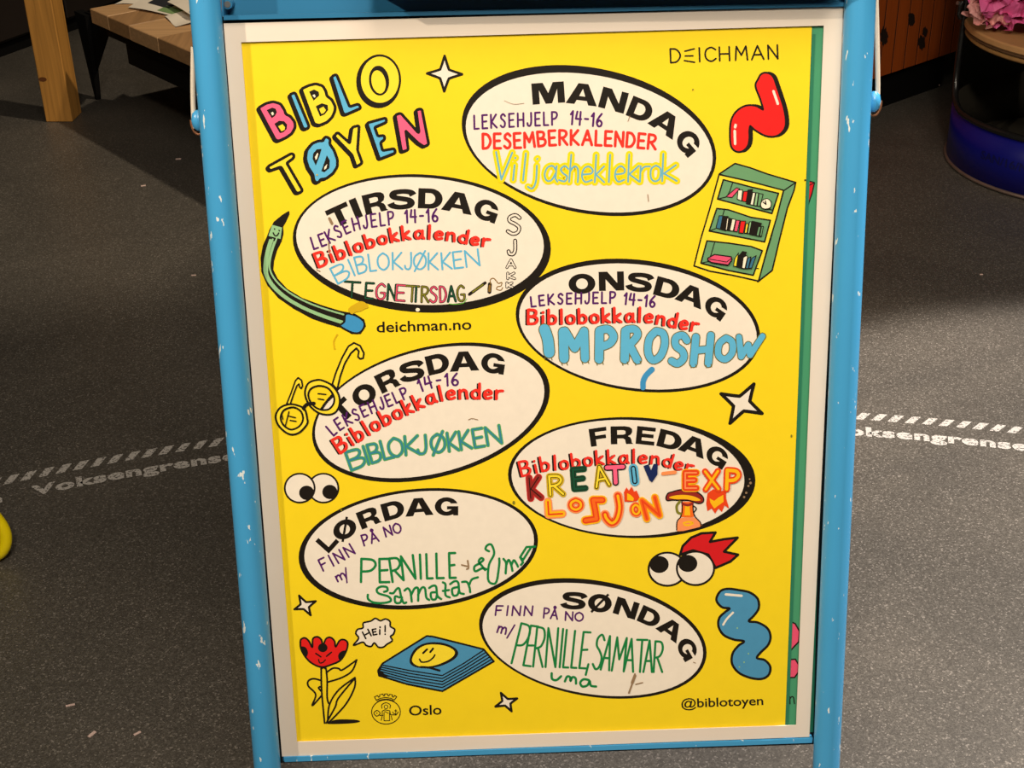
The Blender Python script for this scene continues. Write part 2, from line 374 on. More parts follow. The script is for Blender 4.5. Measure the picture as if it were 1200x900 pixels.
# ---- ovals
def ell(cx, cy, w, h, ph, n=72):
    return [(cx + w * math.cos(t), cy + h * math.sin(t + ph)) for t in [2 * math.pi * i / n for i in range(n)]]
OV = dict(mandag=((690.2, 164.7, 149.2, 88.6, .228), (690.5, 167, 145.8, 83, .228)),
          tirsdag=((494.3, 285.3, 151.3, 81.3, .08), (492.2, 282.5, 146.2, 75.9, .08)),
          onsdag=((747.6, 381.5, 143.3, 78.5, .173), (747.6, 382.6, 140.3, 74.9, .173)),
          torsdag=((505, 483.3, 139.4, 82, -.316), (503.5, 482.8, 135.5, 78.5, -.316)),
          fredag=((740.3, 559.7, 145, 71, .05), (735.9, 559.8, 137.5, 68.9, .05)),
          lordag=((490.2, 643.2, 140.3, 71.3, -.14), (491.2, 642.4, 135.7, 68.1, -.14)),
          sondag=((694.7, 748.2, 133.4, 70.7, .24), (694.7, 749.4, 130.3, 67.4, .24)))
OVO = {}
for i, (k_, (o_, i_)) in enumerate(OV.items()):
    z = 6e-5 + (3.5e-5 if k_ == 'onsdag' else 0)
    a = Art(z); a.poly(ell(*o_), 'black'); a.level(); a.z = 1.3e-4; a.poly(ell(i_[0], i_[1], i_[2] - 1.1, i_[3] - 1.0, i_[4]), 'white')
    OVO[k_] = a.build('day_oval', poster)
# ---- heavy extended capitals for the headings
def arcp(cx, cy, rx, ry, a0, a1, n=14):
    return [(cx + rx * math.cos(R_(a0 + (a1 - a0) * i / n)), cy + ry * math.sin(R_(a0 + (a1 - a0) * i / n))) for i in range(n + 1)]
SP = catmull([(.95, .68), (.86, .82), (.66, .88), (.45, .885), (.22, .84), (.15, .71), (.24, .60), (.5, .53), (.76, .45), (.85, .31), (.77, .17), (.55, .115), (.33, .12), (.12, .2), (.05, .33)], 4)
def s_ribbon(a, f):
    L = []; Rr = []; N = len(SP)
    for i, p in enumerate(SP):
        a_ = SP[max(i - 1, 0)]; b_ = SP[min(i + 1, N - 1)]; dx, dy = (b_[0] - a_[0]) * 1.15, b_[1] - a_[1]; l = math.hypot(dx, dy); hw = .115 + .035 * abs(dy) / l
        L.append(f((p[0] - dy / l * hw, p[1] + dx / l * hw))); Rr.append(f((p[0] + dy / l * hw, p[1] - dx / l * hw)))
    a._add(L + Rr, [(i, N + i, N + i + 1, i + 1) for i in range(N - 1)], 'black')
def s_outline():
    L = []; Rr = []
    for i, p in enumerate(SP):
        a = SP[max(i - 1, 0)]; b_ = SP[min(i + 1, len(SP) - 1)]; dx, dy = (b_[0] - a[0]) * 1.15, b_[1] - a[1]; l = math.hypot(dx, dy)
        hw = .115 + .035 * abs(dy) / l
        L.append((p[0] - dy / l * hw / 1.0, p[1] + dx / l * hw)); Rr.append((p[0] + dy / l * hw / 1.0, p[1] - dx / l * hw))
    return L + Rr[::-1]
GL = {
 'M': ([(0, 0), (0, 1), (.35, 1), (.5, .5), (.66, 1), (1, 1), (1, 0), (.78, 0), (.78, .66), (.6, 0), (.4, 0), (.22, .66), (.22, 0)], []),
 'A': ([(-.02, 0), (.33, 1), (.66, 1), (1.02, 0), (.73, 0), (.67, .2), (.33, .2), (.27, 0)], [[(.4, .4), (.5, .76), (.6, .4)]]),
 'N': ([(0, 0), (0, 1), (.34, 1), (.73, .4), (.73, 1), (1, 1), (1, 0), (.68, 0), (.27, .6), (.27, 0)], []),
 'D': ([(0, 0), (0, 1)] + arcp(.5, .5, .5, .5, 90, -90), [[(.29, .23), (.29, .77)] + arcp(.48, .5, .22, .27, 90, -90, 8)]),
 'G': (arcp(.5, .5, .5, .52, 20, 306, 26) + [(.77, .12), (.79, 0), (1, 0), (1, .52), (.52, .52), (.52, .34), (.72, .34)] + arcp(.5, .5, .23, .29, 304, 30, 18) + [(.72, .67)], []),
 'T': ([(0, .75), (0, 1), (1, 1), (1, .75), (.65, .75), (.65, 0), (.35, 0), (.35, .75)], []),
 'I': ([(0, 0), (0, 1), (1, 1), (1, 0)], []),
 'R': ([(0, 0), (0, 1), (.64, 1), (.84, .95), (.95, .84), (.96, .68), (.9, .53), (.76, .44), (.87, .37), (.92, .22), (.93, .08), (1, 0), (.68, 0), (.65, .1), (.64, .24), (.54, .32), (.29, .32), (.29, 0)], [[(.29, .53), (.29, .78), (.56, .78), (.66, .73), (.66, .58), (.56, .53)]]),
 'S': (s_outline(), []),
 'O': (arcp(.5, .5, .5, .53, 0, 354, 30), [arcp(.5, .5, .22, .28, 0, 350, 20)]),
 'E': ([(0, 0), (0, 1), (1, 1), (1, .78), (.3, .78), (.3, .61), (.92, .61), (.92, .4), (.3, .4), (.3, .22), (1, .22), (1, 0)], []),
 'F': ([(0, 0), (0, 1), (1, 1), (1, .78), (.33, .78), (.33, .58), (.92, .58), (.92, .37), (.33, .37), (.33, 0)], []),
 'L': ([(0, 0), (0, 1), (.3, 1), (.3, .25), (1, .25), (1, 0)], []),
}
GL['Ø'] = GL['O']
def heading(parent, items, h):
    a = Art(2.4e-4)
    for ch, bl, br, *hh in items:
        H_ = hh[0] if hh else h
        dx, dy = br[0] - bl[0], br[1] - bl[1]; l = math.hypot(dx, dy); ux, uy = dy / l * H_, -dx / l * H_
        f = lambda p: (bl[0] + dx * p[0] + ux * p[1], bl[1] + dy * p[0] + uy * p[1])
        o_, hs = GL[ch]
        if ch == 'S': s_ribbon(a, f); continue
        a.poly([f(p) for p in o_], 'black', [[f(p) for p in q] for q in hs])
        if ch == 'Ø': a.stroke([f((.17, -.06)), f((.83, 1.06))], 2.8, 'black', caps=False)
    a.build('printed_heading', parent)
heading(OVO['mandag'], [('M', (624.3, 122.7), (662.3, 120)), ('A', (663.6, 120.7), (698.7, 124.7)), ('N', (700.7, 125.3), (730.7, 133.3)), ('D', (733, 134.9), (759, 145.5)), ('A', (759, 144.7), (787.7, 163.7)), ('G', (788.3, 164.5), (806, 185.3))], 24.8)
heading(OVO['tirsdag'], [('T', (390.4, 269), (415.3, 257.5)), ('I', (417.3, 256.7), (425.5, 253.3)), ('R', (429, 252.3), (455.3, 246)), ('S', (456.7, 246), (486.4, 244.7)), ('D', (489.6, 244), (518.3, 245)), ('A', (517.3, 245.7), (552, 252)), ('G', (552.7, 253), (579.5, 262.3))], 23.6)
heading(OVO['onsdag'], [('O', (666.8, 344.5), (698.2, 343)), ('N', (702, 341), (731.5, 340.3)), ('S', (734.8, 341), (763.5, 343)), ('D', (765, 345), (793, 352.5)), ('A', (790.7, 350.7), (821, 362.5)), ('G', (821.8, 361.8), (844, 377))], 22.4)
heading(OVO['torsdag'], [('T', (400.5, 497.5), (418.4, 481.2)), ('O', (419.9, 479.7), (444.6, 466)), ('R', (448, 461.7), (470.7, 450.5)), ('S', (472.2, 449.5), (499, 442.6)), ('D', (502.7, 440.5), (528.5, 434.3)), ('A', (527.7, 435.7), (561, 434)), ('G', (562.3, 435), (590, 439.3))], 23)
heading(OVO['fredag'], [('F', (692.7, 523.7), (713.2, 520.7)), ('R', (715.8, 520.7), (742.3, 520.2)), ('E', (744.7, 520), (766.5, 522.3)), ('D', (769, 522.4), (796, 529.4)), ('A', (794.4, 526.9), (824, 537.8)), ('G', (823.8, 536.6), (846, 550.7))], 21)
heading(OVO['lordag'], [('L', (385.3, 648.7), (397.7, 634.9), 21.3), ('Ø', (396.7, 636.2), (421.3, 622.6)), ('R', (424.3, 620.7), (447.6, 611.5)), ('D', (451, 611.3), (476, 604.3)), ('A', (475.7, 605.5), (507.5, 603.3)), ('G', (509.5, 603.9), (537, 604))], 20.8)
heading(OVO['sondag'], [('S', (658.5, 713.5), (686, 714.7)), ('Ø', (688.2, 715.8), (716, 718.2)), ('N', (717.8, 718.3), (743.8, 726.5)), ('D', (745.8, 727.2), (768.5, 737.4)), ('A', (768.3, 736.9), (792, 753.9)), ('G', (790.6, 754.8), (802.8, 776.2))], 20.3)

# ---- pen lettering: single-stroke glyphs (width, strokes; ~ marks a smooth stroke)
ST = {
 'A': (.75, "0,0 .38,1 .75,0|.13,.35 .62,.35"), 'B': (.58, "0,0 0,1|~0,1 .42,.95 .5,.75 .35,.56 .05,.52|~.05,.52 .48,.46 .58,.25 .4,.03 0,0"),
 'C': (.62, "~.62,.82 .38,1 .12,.85 .03,.5 .12,.15 .38,0 .62,.18"), 'D': (.6, "0,0 0,1|~0,1 .38,.93 .6,.5 .38,.07 0,0"),
 'E': (.5, ".5,1 0,1 0,0 .5,0|0,.5 .42,.52"), 'F': (.5, ".5,1 0,1 0,0|0,.52 .4,.55"),
 'G': (.65, "~.6,.85 .35,1 .08,.75 .03,.4 .15,.08 .4,0 .6,.15 .62,.42|.35,.42 .63,.42"), 'H': (.6, "0,0 0,1|.6,0 .6,1|0,.5 .6,.5"),
 'I': (.12, ".06,0 .06,1"), 'J': (.42, "~.4,1 .4,.3 .27,.02 .06,.04 0,.22"), 'K': (.6, "0,0 0,1|.55,1 .05,.45 .6,0"),
 'L': (.45, "0,1 0,0 .45,0"), 'M': (.8, "0,0 .08,1 .4,.35 .72,1 .8,0"), 'N': (.6, "0,0 0,1 .6,0 .6,1"),
 'O': (.68, "~.34,1 .08,.8 0,.5 .08,.18 .34,0 .6,.18 .68,.5 .6,.8 .34,1"), 'P': (.55, "0,0 0,1|~0,1 .42,.96 .54,.74 .36,.5 .02,.45"),
 'R': (.6, "0,0 0,1|~0,1 .42,.96 .54,.74 .36,.52 .02,.46|.2,.46 .6,0"), 'S': (.5, "~.48,.85 .3,1 .08,.88 .08,.68 .3,.52 .46,.33 .4,.08 .2,0 0,.14"),
 'T': (.6, "0,1 .6,1|.3,1 .3,0"), 'U': (.6, "~0,1 0,.3 .15,.02 .4,.02 .6,.3 .6,1"), 'V': (.6, "0,1 .3,0 .6,1"), 'X': (.6, "0,0 .6,1|0,1 .6,0"),
 'Ø': (.68, "~.34,1 .08,.8 0,.5 .08,.18 .34,0 .6,.18 .68,.5 .6,.8 .34,1|.05,-.12 .62,1.12"), 'Å': (.75, "0,0 .38,.95 .75,0|.13,.35 .62,.35|~.38,1.05 .28,1.15 .38,1.27 .5,1.15 .38,1.05"),
 '1': (.2, "0,.75 .15,1 .15,0"), '4': (.45, ".08,1 0,.45 .42,.45|.34,1 .34,0"), '6': (.42, "~.35,1 .1,.62 .02,.3 .14,.03 .34,.06 .4,.3 .22,.48 .05,.32"),
 '-': (.35, ".05,.5 .3,.5"), '/': (.3, "0,-.2 .3,1.05"), ' ': (.35, ""), '!': (.1, ".05,1 .05,.35|.05,.05 .05,.07"), ',': (.15, ".12,.12 .03,-.18"),
 'a': (.5, "~.45,.42 .3,.57 .1,.5 .02,.25 .12,.03 .3,.05 .44,.3|.46,.57 .45,.12 .54,0"), 'b': (.46, "0,1 0,0|~0,.4 .22,.58 .44,.42 .42,.14 .22,0 0,.08"),
 'd': (.46, ".46,1 .46,0|~.46,.42 .24,.57 .03,.4 .04,.14 .24,0 .46,.12"), 'e': (.44, "~.04,.28 .38,.32 .42,.46 .24,.58 .06,.46 .02,.2 .16,.01 .42,.08"),
 'h': (.44, "0,1 0,0|~0,.38 .2,.57 .38,.5 .44,.25 .44,0"), 'i': (.12, ".06,0 .06,.55|.05,.8 .07,.82"), 'j': (.25, "~.2,.56 .22,0 .12,-.28 -.05,-.22|.18,.8 .2,.82"),
 'k': (.42, "0,1 0,0|.38,.58 .04,.28 .42,0"), 'l': (.12, ".06,1 .06,0"), 'm': (.75, "0,.57 0,0|~0,.38 .16,.57 .32,.5 .36,.2 .36,0|~.36,.38 .52,.57 .68,.5 .75,.2 .76,0"),
 'n': (.44, "0,.57 0,0|~0,.38 .2,.57 .38,.5 .43,.2 .46,0"), 'o': (.46, "~.23,.58 .04,.48 0,.28 .06,.08 .23,0 .4,.08 .46,.28 .42,.48 .23,.58"),
 'r': (.38, "0,.57 0,0|~0,.35 .14,.53 .38,.55"), 's': (.38, "~.36,.48 .2,.58 .04,.46 .14,.32 .34,.2 .26,.02 0,.06"), 't': (.36, ".15,.95 .14,.1 .3,0|0,.6 .34,.62"),
 'u': (.46, "~0,.57 0,.15 .16,0 .36,.08 .46,.3|.46,.57 .46,0"), '&': (.7, "~.7,.02 .2,.7 .3,1 .5,.85 .1,.35 .15,.03 .45,.05 .68,.42"),
}
def parse(g):
    out = []
    for part in g.split('|'):
        if not part: continue
        sm = part[0] == '~'; out.append((sm, [tuple(float(v) for v in q.split(',')) for q in part.lstrip('~').split()]))
    return out
def layout(text, base, h, xs=None, gap=.22, shear=0.0):
    """strokes of a word in photograph pixels: base = baseline points, h = capital height (or a pair: first, last)"""
    B = catmull(base, 8) if len(base) > 2 else list(base); h0, h1 = h if isinstance(h, tuple) else (h, h)
    cum = [0]
    for i in range(len(B) - 1): cum.append(cum[-1] + math.hypot(B[i + 1][0] - B[i][0], B[i + 1][1] - B[i][1]))
    L = cum[-1]
    def at(s):
        s = min(max(s, 0), L); i = 0
        while i < len(B) - 2 and cum[i + 1] < s: i += 1
        t = (s - cum[i]) / (cum[i + 1] - cum[i]); a, b_ = B[i], B[i + 1]; d = math.hypot(b_[0] - a[0], b_[1] - a[1])
        return (a[0] + (b_[0] - a[0]) * t, a[1] + (b_[1] - a[1]) * t), ((b_[0] - a[0]) / d, (b_[1] - a[1]) / d)
    nat = sum(ST[c][0] + gap for c in text) - gap; kx = L / nat; s = 0; out = []
    for i, c in enumerate(text):
        w = ST[c][0]; hh = h0 + (h1 - h0) * i / max(1, len(text) - 1)
        if xs:
            xa, xb = xs[i]; sa = L * (xa - B[0][0]) / (B[-1][0] - B[0][0]); sb = L * (xb - B[0][0]) / (B[-1][0] - B[0][0]); kk = (sb - sa) / w; s_ = sa
        else: kk = kx; s_ = s
        (cx, cy), (tx, ty) = at(s_ + w * kk / 2)
        for sm, P in parse(ST[c][1]):
            Q = []
            for x, y in P:
                lx = (x - w / 2) * kk + shear * y * hh; ly = y * hh; Q.append((cx + tx * lx + ty * ly, cy + ty * lx - tx * ly))
            out.append((sm, Q, i))
        s += (w + gap) * kx
    return out
def pen(parent, name, text, base, h, ink, w, xs=None, shadow=None, under=None, z=3.4e-4, gap=.22, shear=0.0, dy=0, label=None):
    a = Art(z); S = layout(text, base, h, xs, gap, shear)
    if shadow:
        for sm, Q, i in S: a.stroke([(x + shadow[0], y + shadow[1]) for x, y in Q], shadow[2], 'black', sm)
        a.level()
    if under:
        for sm, Q, i in S: a.stroke(Q, under[1], under[0], sm)
        a.level()
    for sm, Q, i in S: a.stroke(Q, w, ink if isinstance(ink, str) else ink[i % len(ink)], sm)
    return a.build(name, parent, label)
HW = 'handwriting'
def leksehjelp(par, b1, b2, h, h2=None):
    pen(par, HW, 'LEKSEHJELP', b1, h, 'purple', 2.3, gap=.42, shear=.03); pen(par, HW, '14-16', b2, h2 or h, 'purple', 2.4, gap=.22)
def biblokal(par, base, h, ink='marker_red', w=3.4, z=4.2e-4):
    pen(par, HW, 'Biblobokkalender', base, h, ink, w, shadow=(-2.2, .6, 2.4), z=z, gap=.3)
leksehjelp(OVO['mandag'], [(556, 151), (600, 148.5), (653, 146)], [(668, 145.5), (705, 148.5)], (15.5, 15))
pen(OVO['mandag'], HW, 'DESEMBERKALENDER', [(566, 174), (610, 173), (660, 169.5), (720, 171), (768, 174.8)], (17, 16.5), 'marker_red', 3.3, gap=.3)
mx = [(578, 597), (600, 602.5), (611, 615), (621, 629), (637, 652), (655, 665), (667, 677), (681, 694), (697, 708), (712, 715), (720, 732), (736, 749), (750, 761), (762, 774), (776, 793)]
pen(OVO['mandag'], HW, 'Viljasheklekrok', [(578, 210), (640, 212.5), (700, 213.5), (795, 212)], 32, 'marker_blue', 2.2, xs=mx, under=('marker_yellow', 8.5), shear=.06)
leksehjelp(OVO['tirsdag'], [(368, 292), (385, 285.5), (409, 272.5), (430, 267), (462, 262.5)], [(475, 261), (513, 259.5)], (14, 15), 14.5)
biblokal(OVO['tirsdag'], [(374, 313), (400, 303), (433, 290.5), (457, 284), (488, 279.5), (522, 281), (551, 286), (573, 289)], (16.5, 15))
pen(OVO['tirsdag'], HW, 'BIBLOKJØKKEN', [(397, 332), (420, 321), (445, 316.5), (480, 315.5), (520, 315.5), (562, 311)], (20, 19), 'sky', 2.2, xs=[(396, 413), (416, 419), (422, 433), (436, 443), (445, 458), (462, 473), (476, 483.5), (486, 500), (503, 514), (519, 530), (533, 543), (547, 562)])
pen(OVO['tirsdag'], HW, 'TEGNETIRSDAG', [(405, 348), (436, 350), (466, 352), (487, 353.5), (512, 354), (546, 352.5)], 18, ['dark_green', 'dark_green', 'rose', 'dark_green', 'rose', 'olive', 'dark_green', 'olive', 'rose', 'rose', 'dark_green', 'olive'], 1.5, under=('black', 3.0),
    xs=[(403, 421), (428, 437), (440, 451), (454, 463), (464, 474), (475, 490), (485, 489), (494, 502), (504, 512), (516, 523), (525, 534), (536, 545)])
a = Art(3.4e-4)
a.stroke([(550, 345), (568.5, 331.5)], 3.6, 'black').level(); a.stroke([(554, 342), (566, 333.5)], 1.6, 'olive').level()
a.stroke([(573.5, 342), (574, 333)], 4.6, 'black').stroke([(575, 333), (574.5, 328), (578, 326), (581.5, 329), (584, 332), (588, 331), (587, 335), (583, 336), (582, 339), (587, 340), (589, 337)], 1.1, 'brown', True)
a.level(); a.stroke([(573.5, 341), (574, 335)], 2.6, 'brown')
a.stroke([(526, 356), (535, 356.5), (543, 355), (547, 350)], .8, 'lime', True)
a.build('marker_drawing', OVO['tirsdag'], 'small pencil and glue bottle drawn in marker')
a = Art(3.4e-4)
sj = [('S', (595, 274), (609.5, 274), 22), ('J', (596, 298), (604, 298), 16), ('A', (594, 313.5), (603.5, 313.5), 9), ('K', (595, 326.5), (603, 326.5), 6.5), ('K', (594, 336.5), (600.5, 336.5), 5)]
for w_, ink in ((4.8, 'black'), (2.2, 'white')):
    for n_, (c, p, q, h_) in enumerate(sj):
        for sm, Q, i in layout(c, [p, q], h_): a.stroke(Q, (w_ if n_ < 2 else w_ * .72), ink, sm)
    a.level()
a.build(HW, OVO['tirsdag'])
leksehjelp(OVO['onsdag'], [(623, 359.5), (650, 356.5), (690, 355.5), (721, 355)], [(731, 356.3), (767, 360)], (11.5, 13), 13)
biblokal(OVO['onsdag'], [(619, 379.5), (660, 379.3), (720, 377.5), (757, 377.5), (785, 382.5), (817, 388.5)], 16.5)
a = Art(4.6e-4)
IM = [([(638, 386), (642, 398), (643.5, 413)], 12.5, 1), ([(660, 389), (661, 420)], 11, 0), ([(662, 388), (673.5, 408), (684.5, 388), (685.5, 420)], 9.5, 0),
      ([(702.5, 388), (702, 421)], 10, 0), ([(703, 387), (713, 386), (719, 394), (715, 402), (706, 406)], 9, 1), ([(733, 388), (732, 421)], 10, 0), ([(735, 386), (744, 386), (747, 393), (739, 403)], 8.5, 1), ([(737, 403), (747, 422)], 9, 0),
      ([(769, 388), (761, 397), (759.5, 413), (765, 422), (774, 417), (779, 403), (777, 391), (769, 388)], 8.5, 1),
      ([(805, 399), (800, 393), (792, 396), (792, 405), (800, 412), (801, 420), (794, 426), (787, 423)], 8.2, 1), ([(815.5, 395), (812.5, 426)], 8.5, 0), ([(833, 393), (830, 426)], 8.5, 0), ([(814, 411), (831, 409)], 8, 0),
      ([(851, 396), (843, 403), (842, 416), (850, 421), (858, 413), (858, 401), (851, 396)], 7.5, 1), ([(866, 395), (868.5, 418), (877, 404), (879, 416), (893.5, 394)], 7, 0)]
for P, w_, sm in IM: a.stroke(P, w_ + 2.0, 'outline', bool(sm))
a.level()
for P, w_, sm in IM: a.stroke(P, w_, 'sky', bool(sm))
a.level()
for x, y in ((638, 421), (646, 421), (658, 427), (664, 427), (682, 426), (689, 425), (699, 427), (706, 426), (729, 427), (735, 426), (744, 427), (750, 425), (809, 430), (815, 429), (827, 430), (833, 429)): a.stroke([(x, y - 2), (x + 1, y + 1)], 1.0, 'outline')
a.build(HW, OVO['onsdag'])
a = Art(4.6e-4); a.stroke([(764, 433), (757, 440), (753.8, 447), (753.5, 454)], 6.6, 'bright_blue', True); a.build('marker_stroke', OVO['onsdag'])
leksehjelp(OVO['torsdag'], [(391, 510.5), (401, 502.5), (421, 491.5), (440, 482.5), (458.7, 475), (479, 465.5)], [(493, 459), (512, 453), (537, 451.5)], (14, 13), 14)
biblokal(OVO['torsdag'], [(399, 531), (420, 517.5), (454, 497.5), (487, 481.5), (513, 470.5), (540, 467), (589, 467.5)], (18, 17))
pen(OVO['torsdag'], HW, 'BIBLOKJØKKEN', [(412, 551), (440, 541.5), (470, 534), (505, 531), (540, 527), (590, 519)], (22, 21), 'teal', 1.8, under=('fresh', 4.2),
    xs=[(412, 430), (431, 435), (437, 449), (452, 463), (459, 475), (477, 493), (491, 501), (507, 523), (527, 538), (541, 553), (557, 568), (572, 588)])
biblokal(OVO['fredag'], [(612, 558), (640, 551.5), (662, 549.5), (700, 544.5), (742, 542.5), (770, 544), (790, 549), (811, 554)], (17, 15), w=2.9)
# ---- the many-coloured line of the Friday oval
a = Art(5.4e-4)
def letter(ch, bl, br, h_, layers, shear=0):
    for ink, w_ in layers:
        for sm, Q, i in layout(ch, [bl, br], h_, shear=shear): a.stroke(Q, w_, ink, sm)
        a.level()
letter('K', (622, 605 - 21), (634, 605 - 22), 24, [('scarlet', 8.5), ('dark_red', 6.5), ('black', 1.2), ])
letter('R', (645, 580), (660, 579), 22, [('mustard', 7.5), ('black', 4.2), ('yellow', 2.6)])
letter('E', (673, 573), (686, 572), 22.5, [('dark_green', 7.5), ('black', 4.4), ('dark_green', 3.0)])
letter('A', (699, 571), (714, 568), 23, [('mustard', 6.4), ('black', 4.4), ('yellow', 2.4)])
letter('T', (712, 566), (731, 565), 18, [('black', 7.6), ('pink', 4.6)])
letter('I', (742, 564.5), (746, 564), 15.5, [('sky', 11), ('black', 6.4), ('sky', 3.2)])
a.poly([(754, 546), (760, 544), (763, 551), (766, 543.5), (771, 544), (770.5, 556), (764, 565.5), (761, 563)], 'navy'); a.level()
a.stroke([(777, 555), (791, 553.5)], 4.4, 'peach')
letter('E', (803, 572), (816, 572), 18, [('amber', 9), ('flame', 7), ('peach', 1.8)])
letter('X', (827, 573.5), (842, 573), 21, [('flame', 7.6), ('amber', 2.8)])
letter('P', (851.5, 573), (865, 573.5), 22, [('flame', 8.2), ('amber', 4.0)])
a.build(HW, OVO['fredag']); a = Art(5.4e-4)
letter('L', (643, 603), (659, 602), 15, [('peach', 10), ('amber', 6.5), ('flame', 2.0)])
letter('O', (669, 597.5), (681, 597), 11, [('peach', 9), ('flame', 6), ('amber', 2.6)])
for w_, ink in ((11, 'amber'), (7.6, 'flame'), (3.6, 'orange')):
    a.stroke([(706, 586), (695, 586), (697.5, 598), (699, 608), (686, 610)], w_, ink); a.level()
for w_, ink in ((11, 'peach'), (7.6, 'flame'), (3.0, 'amber')):
    a.stroke([(724, 581), (726, 595), (723, 608), (717, 613), (711, 608), (709, 603)], w_, ink, True); a.level()
letter('O', (742, 603), (750, 602), 11, [('peach', 8), ('flame', 5.4), ('amber', 2.4)])
a.poly([(732, 588), (731, 577), (734, 571), (737, 575), (740, 570), (743, 576), (746, 575), (750, 584), (746, 587), (740, 588)], 'flame'); a.level(); a.poly([(735, 586), (735, 578), (739, 580), (743, 584), (742, 587)], 'amber')
letter('N', (758, 608), (773, 604), 22, [('amber', 9), ('orange', 6), ('flame', 2.2)])
a.build(HW, OVO['fredag'])
a = Art(5.4e-4)
cap = [(780.5, 583), (783, 578), (789, 576), (794, 574.5), (803, 573.5), (812, 575.5), (819, 578), (824, 583), (824, 588), (819, 590), (812, 588), (806, 586.5), (798, 586.5), (789, 586), (782, 586.5)]
a.poly(cap, 'dark_red', smooth=True).level(); a.poly([(784, 583), (792, 580.5), (803, 580), (814, 582), (821, 586), (815, 587), (804, 585), (792, 585)], 'amber', smooth=True)
a.poly([(799, 588), (812.5, 588), (813, 606), (798, 606)], 'orange').poly([(793, 621), (795, 610), (801, 606.5), (815, 607), (821.5, 614), (821, 617), (806, 621), (797, 622.5)], 'peach', smooth=True); a.level()
a.stroke(cap, 1.5, 'black', True, closed=True); a.stroke([(799, 588), (799.5, 598), (797.5, 606), (793.5, 611), (793, 621)], 1.4, 'black', True); a.stroke([(812, 589), (812.5, 600), (815, 606), (820.5, 612), (821.5, 617)], 1.4, 'black', True)
a.poly([(803, 592), (808, 592), (809, 604), (802, 604)], 'amber'); a.stroke([(801, 613), (807, 611.5), (812, 613), (807, 615.5), (802, 615)], 2.2, 'amber', True)
a.stroke([(796.5, 588), (793, 593), (794, 600), (797.5, 602)], 3.0, 'olive', True).stroke([(813, 593), (816, 596), (813.5, 600)], 1.5, 'black', True)
a.stroke([(800, 590.5), (806, 592), (811.5, 590)], 3.0, 'dark_red', True)
a.poly([(829, 578), (836, 573), (843, 576), (851, 574), (851, 584), (854.5, 596), (849, 592.5), (846, 600), (842, 596), (838, 602), (834, 596), (829, 599), (827.5, 590)], 'flame').level()
a.poly([(831.5, 584), (837, 587), (842, 583), (847.5, 580), (848, 588), (841, 593), (837, 596), (832.5, 589)], 'amber')
a.build('marker_drawing', OVO['fredag'], 'mushroom-shaped explosion and flame drawn in orange marker')
# ---- Saturday
Lr = OVO['lordag']
pen(Lr, HW, 'FINN', [(379, 669), (395, 661), (416, 648.5)], (14, 13), 'purple', 2.1, gap=.4)
pen(Lr, HW, 'PÅ', [(427, 639.5), (444, 634)], 12.5, 'purple', 2.1); pen(Lr, HW, 'NO', [(452.5, 629), (471, 623.3)], 11.5, 'purple', 2.1); pen(Lr, HW, 'm', [(396, 681.5), (405.5, 677)], 11.5, 'purple', 2.1)
pen(Lr, HW, '/', [(405, 680), (413, 680)], (-0.0 + 14), 'purple', 1.8, xs=None, shear=-.55)
pen(Lr, HW, 'PERNILLE', [(427, 682), (457, 682), (485, 678.5), (534, 677)], (27, 29), 'leaf', 2.9, xs=[(423, 440), (445, 456), (460, 473), (473, 487), (492, 494.5), (500.5, 507), (512, 520), (527, 534)])
a = Art(3.4e-4)
for P in ([(431, 697), (431.5, 702), (438, 706), (450, 706.5), (458, 704), (455, 699), (444, 695.5), (441.5, 691), (446, 687.5), (453, 688), (454, 692), (450, 693.5)],
          [(457, 695), (461, 695), (465, 690), (468, 690), (470, 699), (473, 706.5), (476, 706)], [(468, 700), (463, 699), (463.5, 706), (469, 706), (471, 700)],
          [(474, 692), (478, 689.5), (481, 694), (482.5, 705)], [(482, 697), (486, 689.5), (490, 690), (490, 704)], [(490, 697), (494, 689), (498, 689.5), (499.5, 700), (503, 703)],
          [(503, 689), (507, 686.5), (511, 687.5), (512.5, 698), (517, 702)], [(511, 694), (505, 695), (506, 702), (510.5, 702), (512, 697)], [(519, 682.5), (522, 685), (522, 697), (527, 700)], [(519, 692.5), (526, 691.5)],
          [(527.5, 684.5), (533, 681), (537, 683), (538.5, 694), (543.5, 696)], [(536.5, 688), (530, 690), (531, 697.5), (536, 697), (538, 691)], [(541.5, 682), (547, 682), (550, 688), (551, 694)], [(550, 685), (553, 679), (560, 676.5)],
          [(570, 667), (565, 666), (557, 669.5), (556, 664), (562, 660), (566.5, 656), (564, 654), (561, 658), (565.5, 664), (568.5, 668)],
          [(573, 646), (569, 643.5), (571, 639), (576, 638.5), (579, 649), (573, 662), (572, 679), (577, 684), (582, 681), (585, 662), (585, 654.5)],
          [(590, 655), (593, 660), (592.5, 672)], [(593, 663), (596, 656), (599, 662), (600.5, 669)], [(599.5, 662), (602, 656.5), (605, 660), (607, 664)]):
    a.stroke(P, 2.7, 'leaf', True)
for P in ([(627, 640.5), (617, 641), (609.5, 653), (613, 656), (620, 645), (622.5, 641.5)], [(609.5, 653), (613, 659), (610.5, 662)]): a.stroke(P, 2.7, 'leaf')
a.build(HW, Lr)
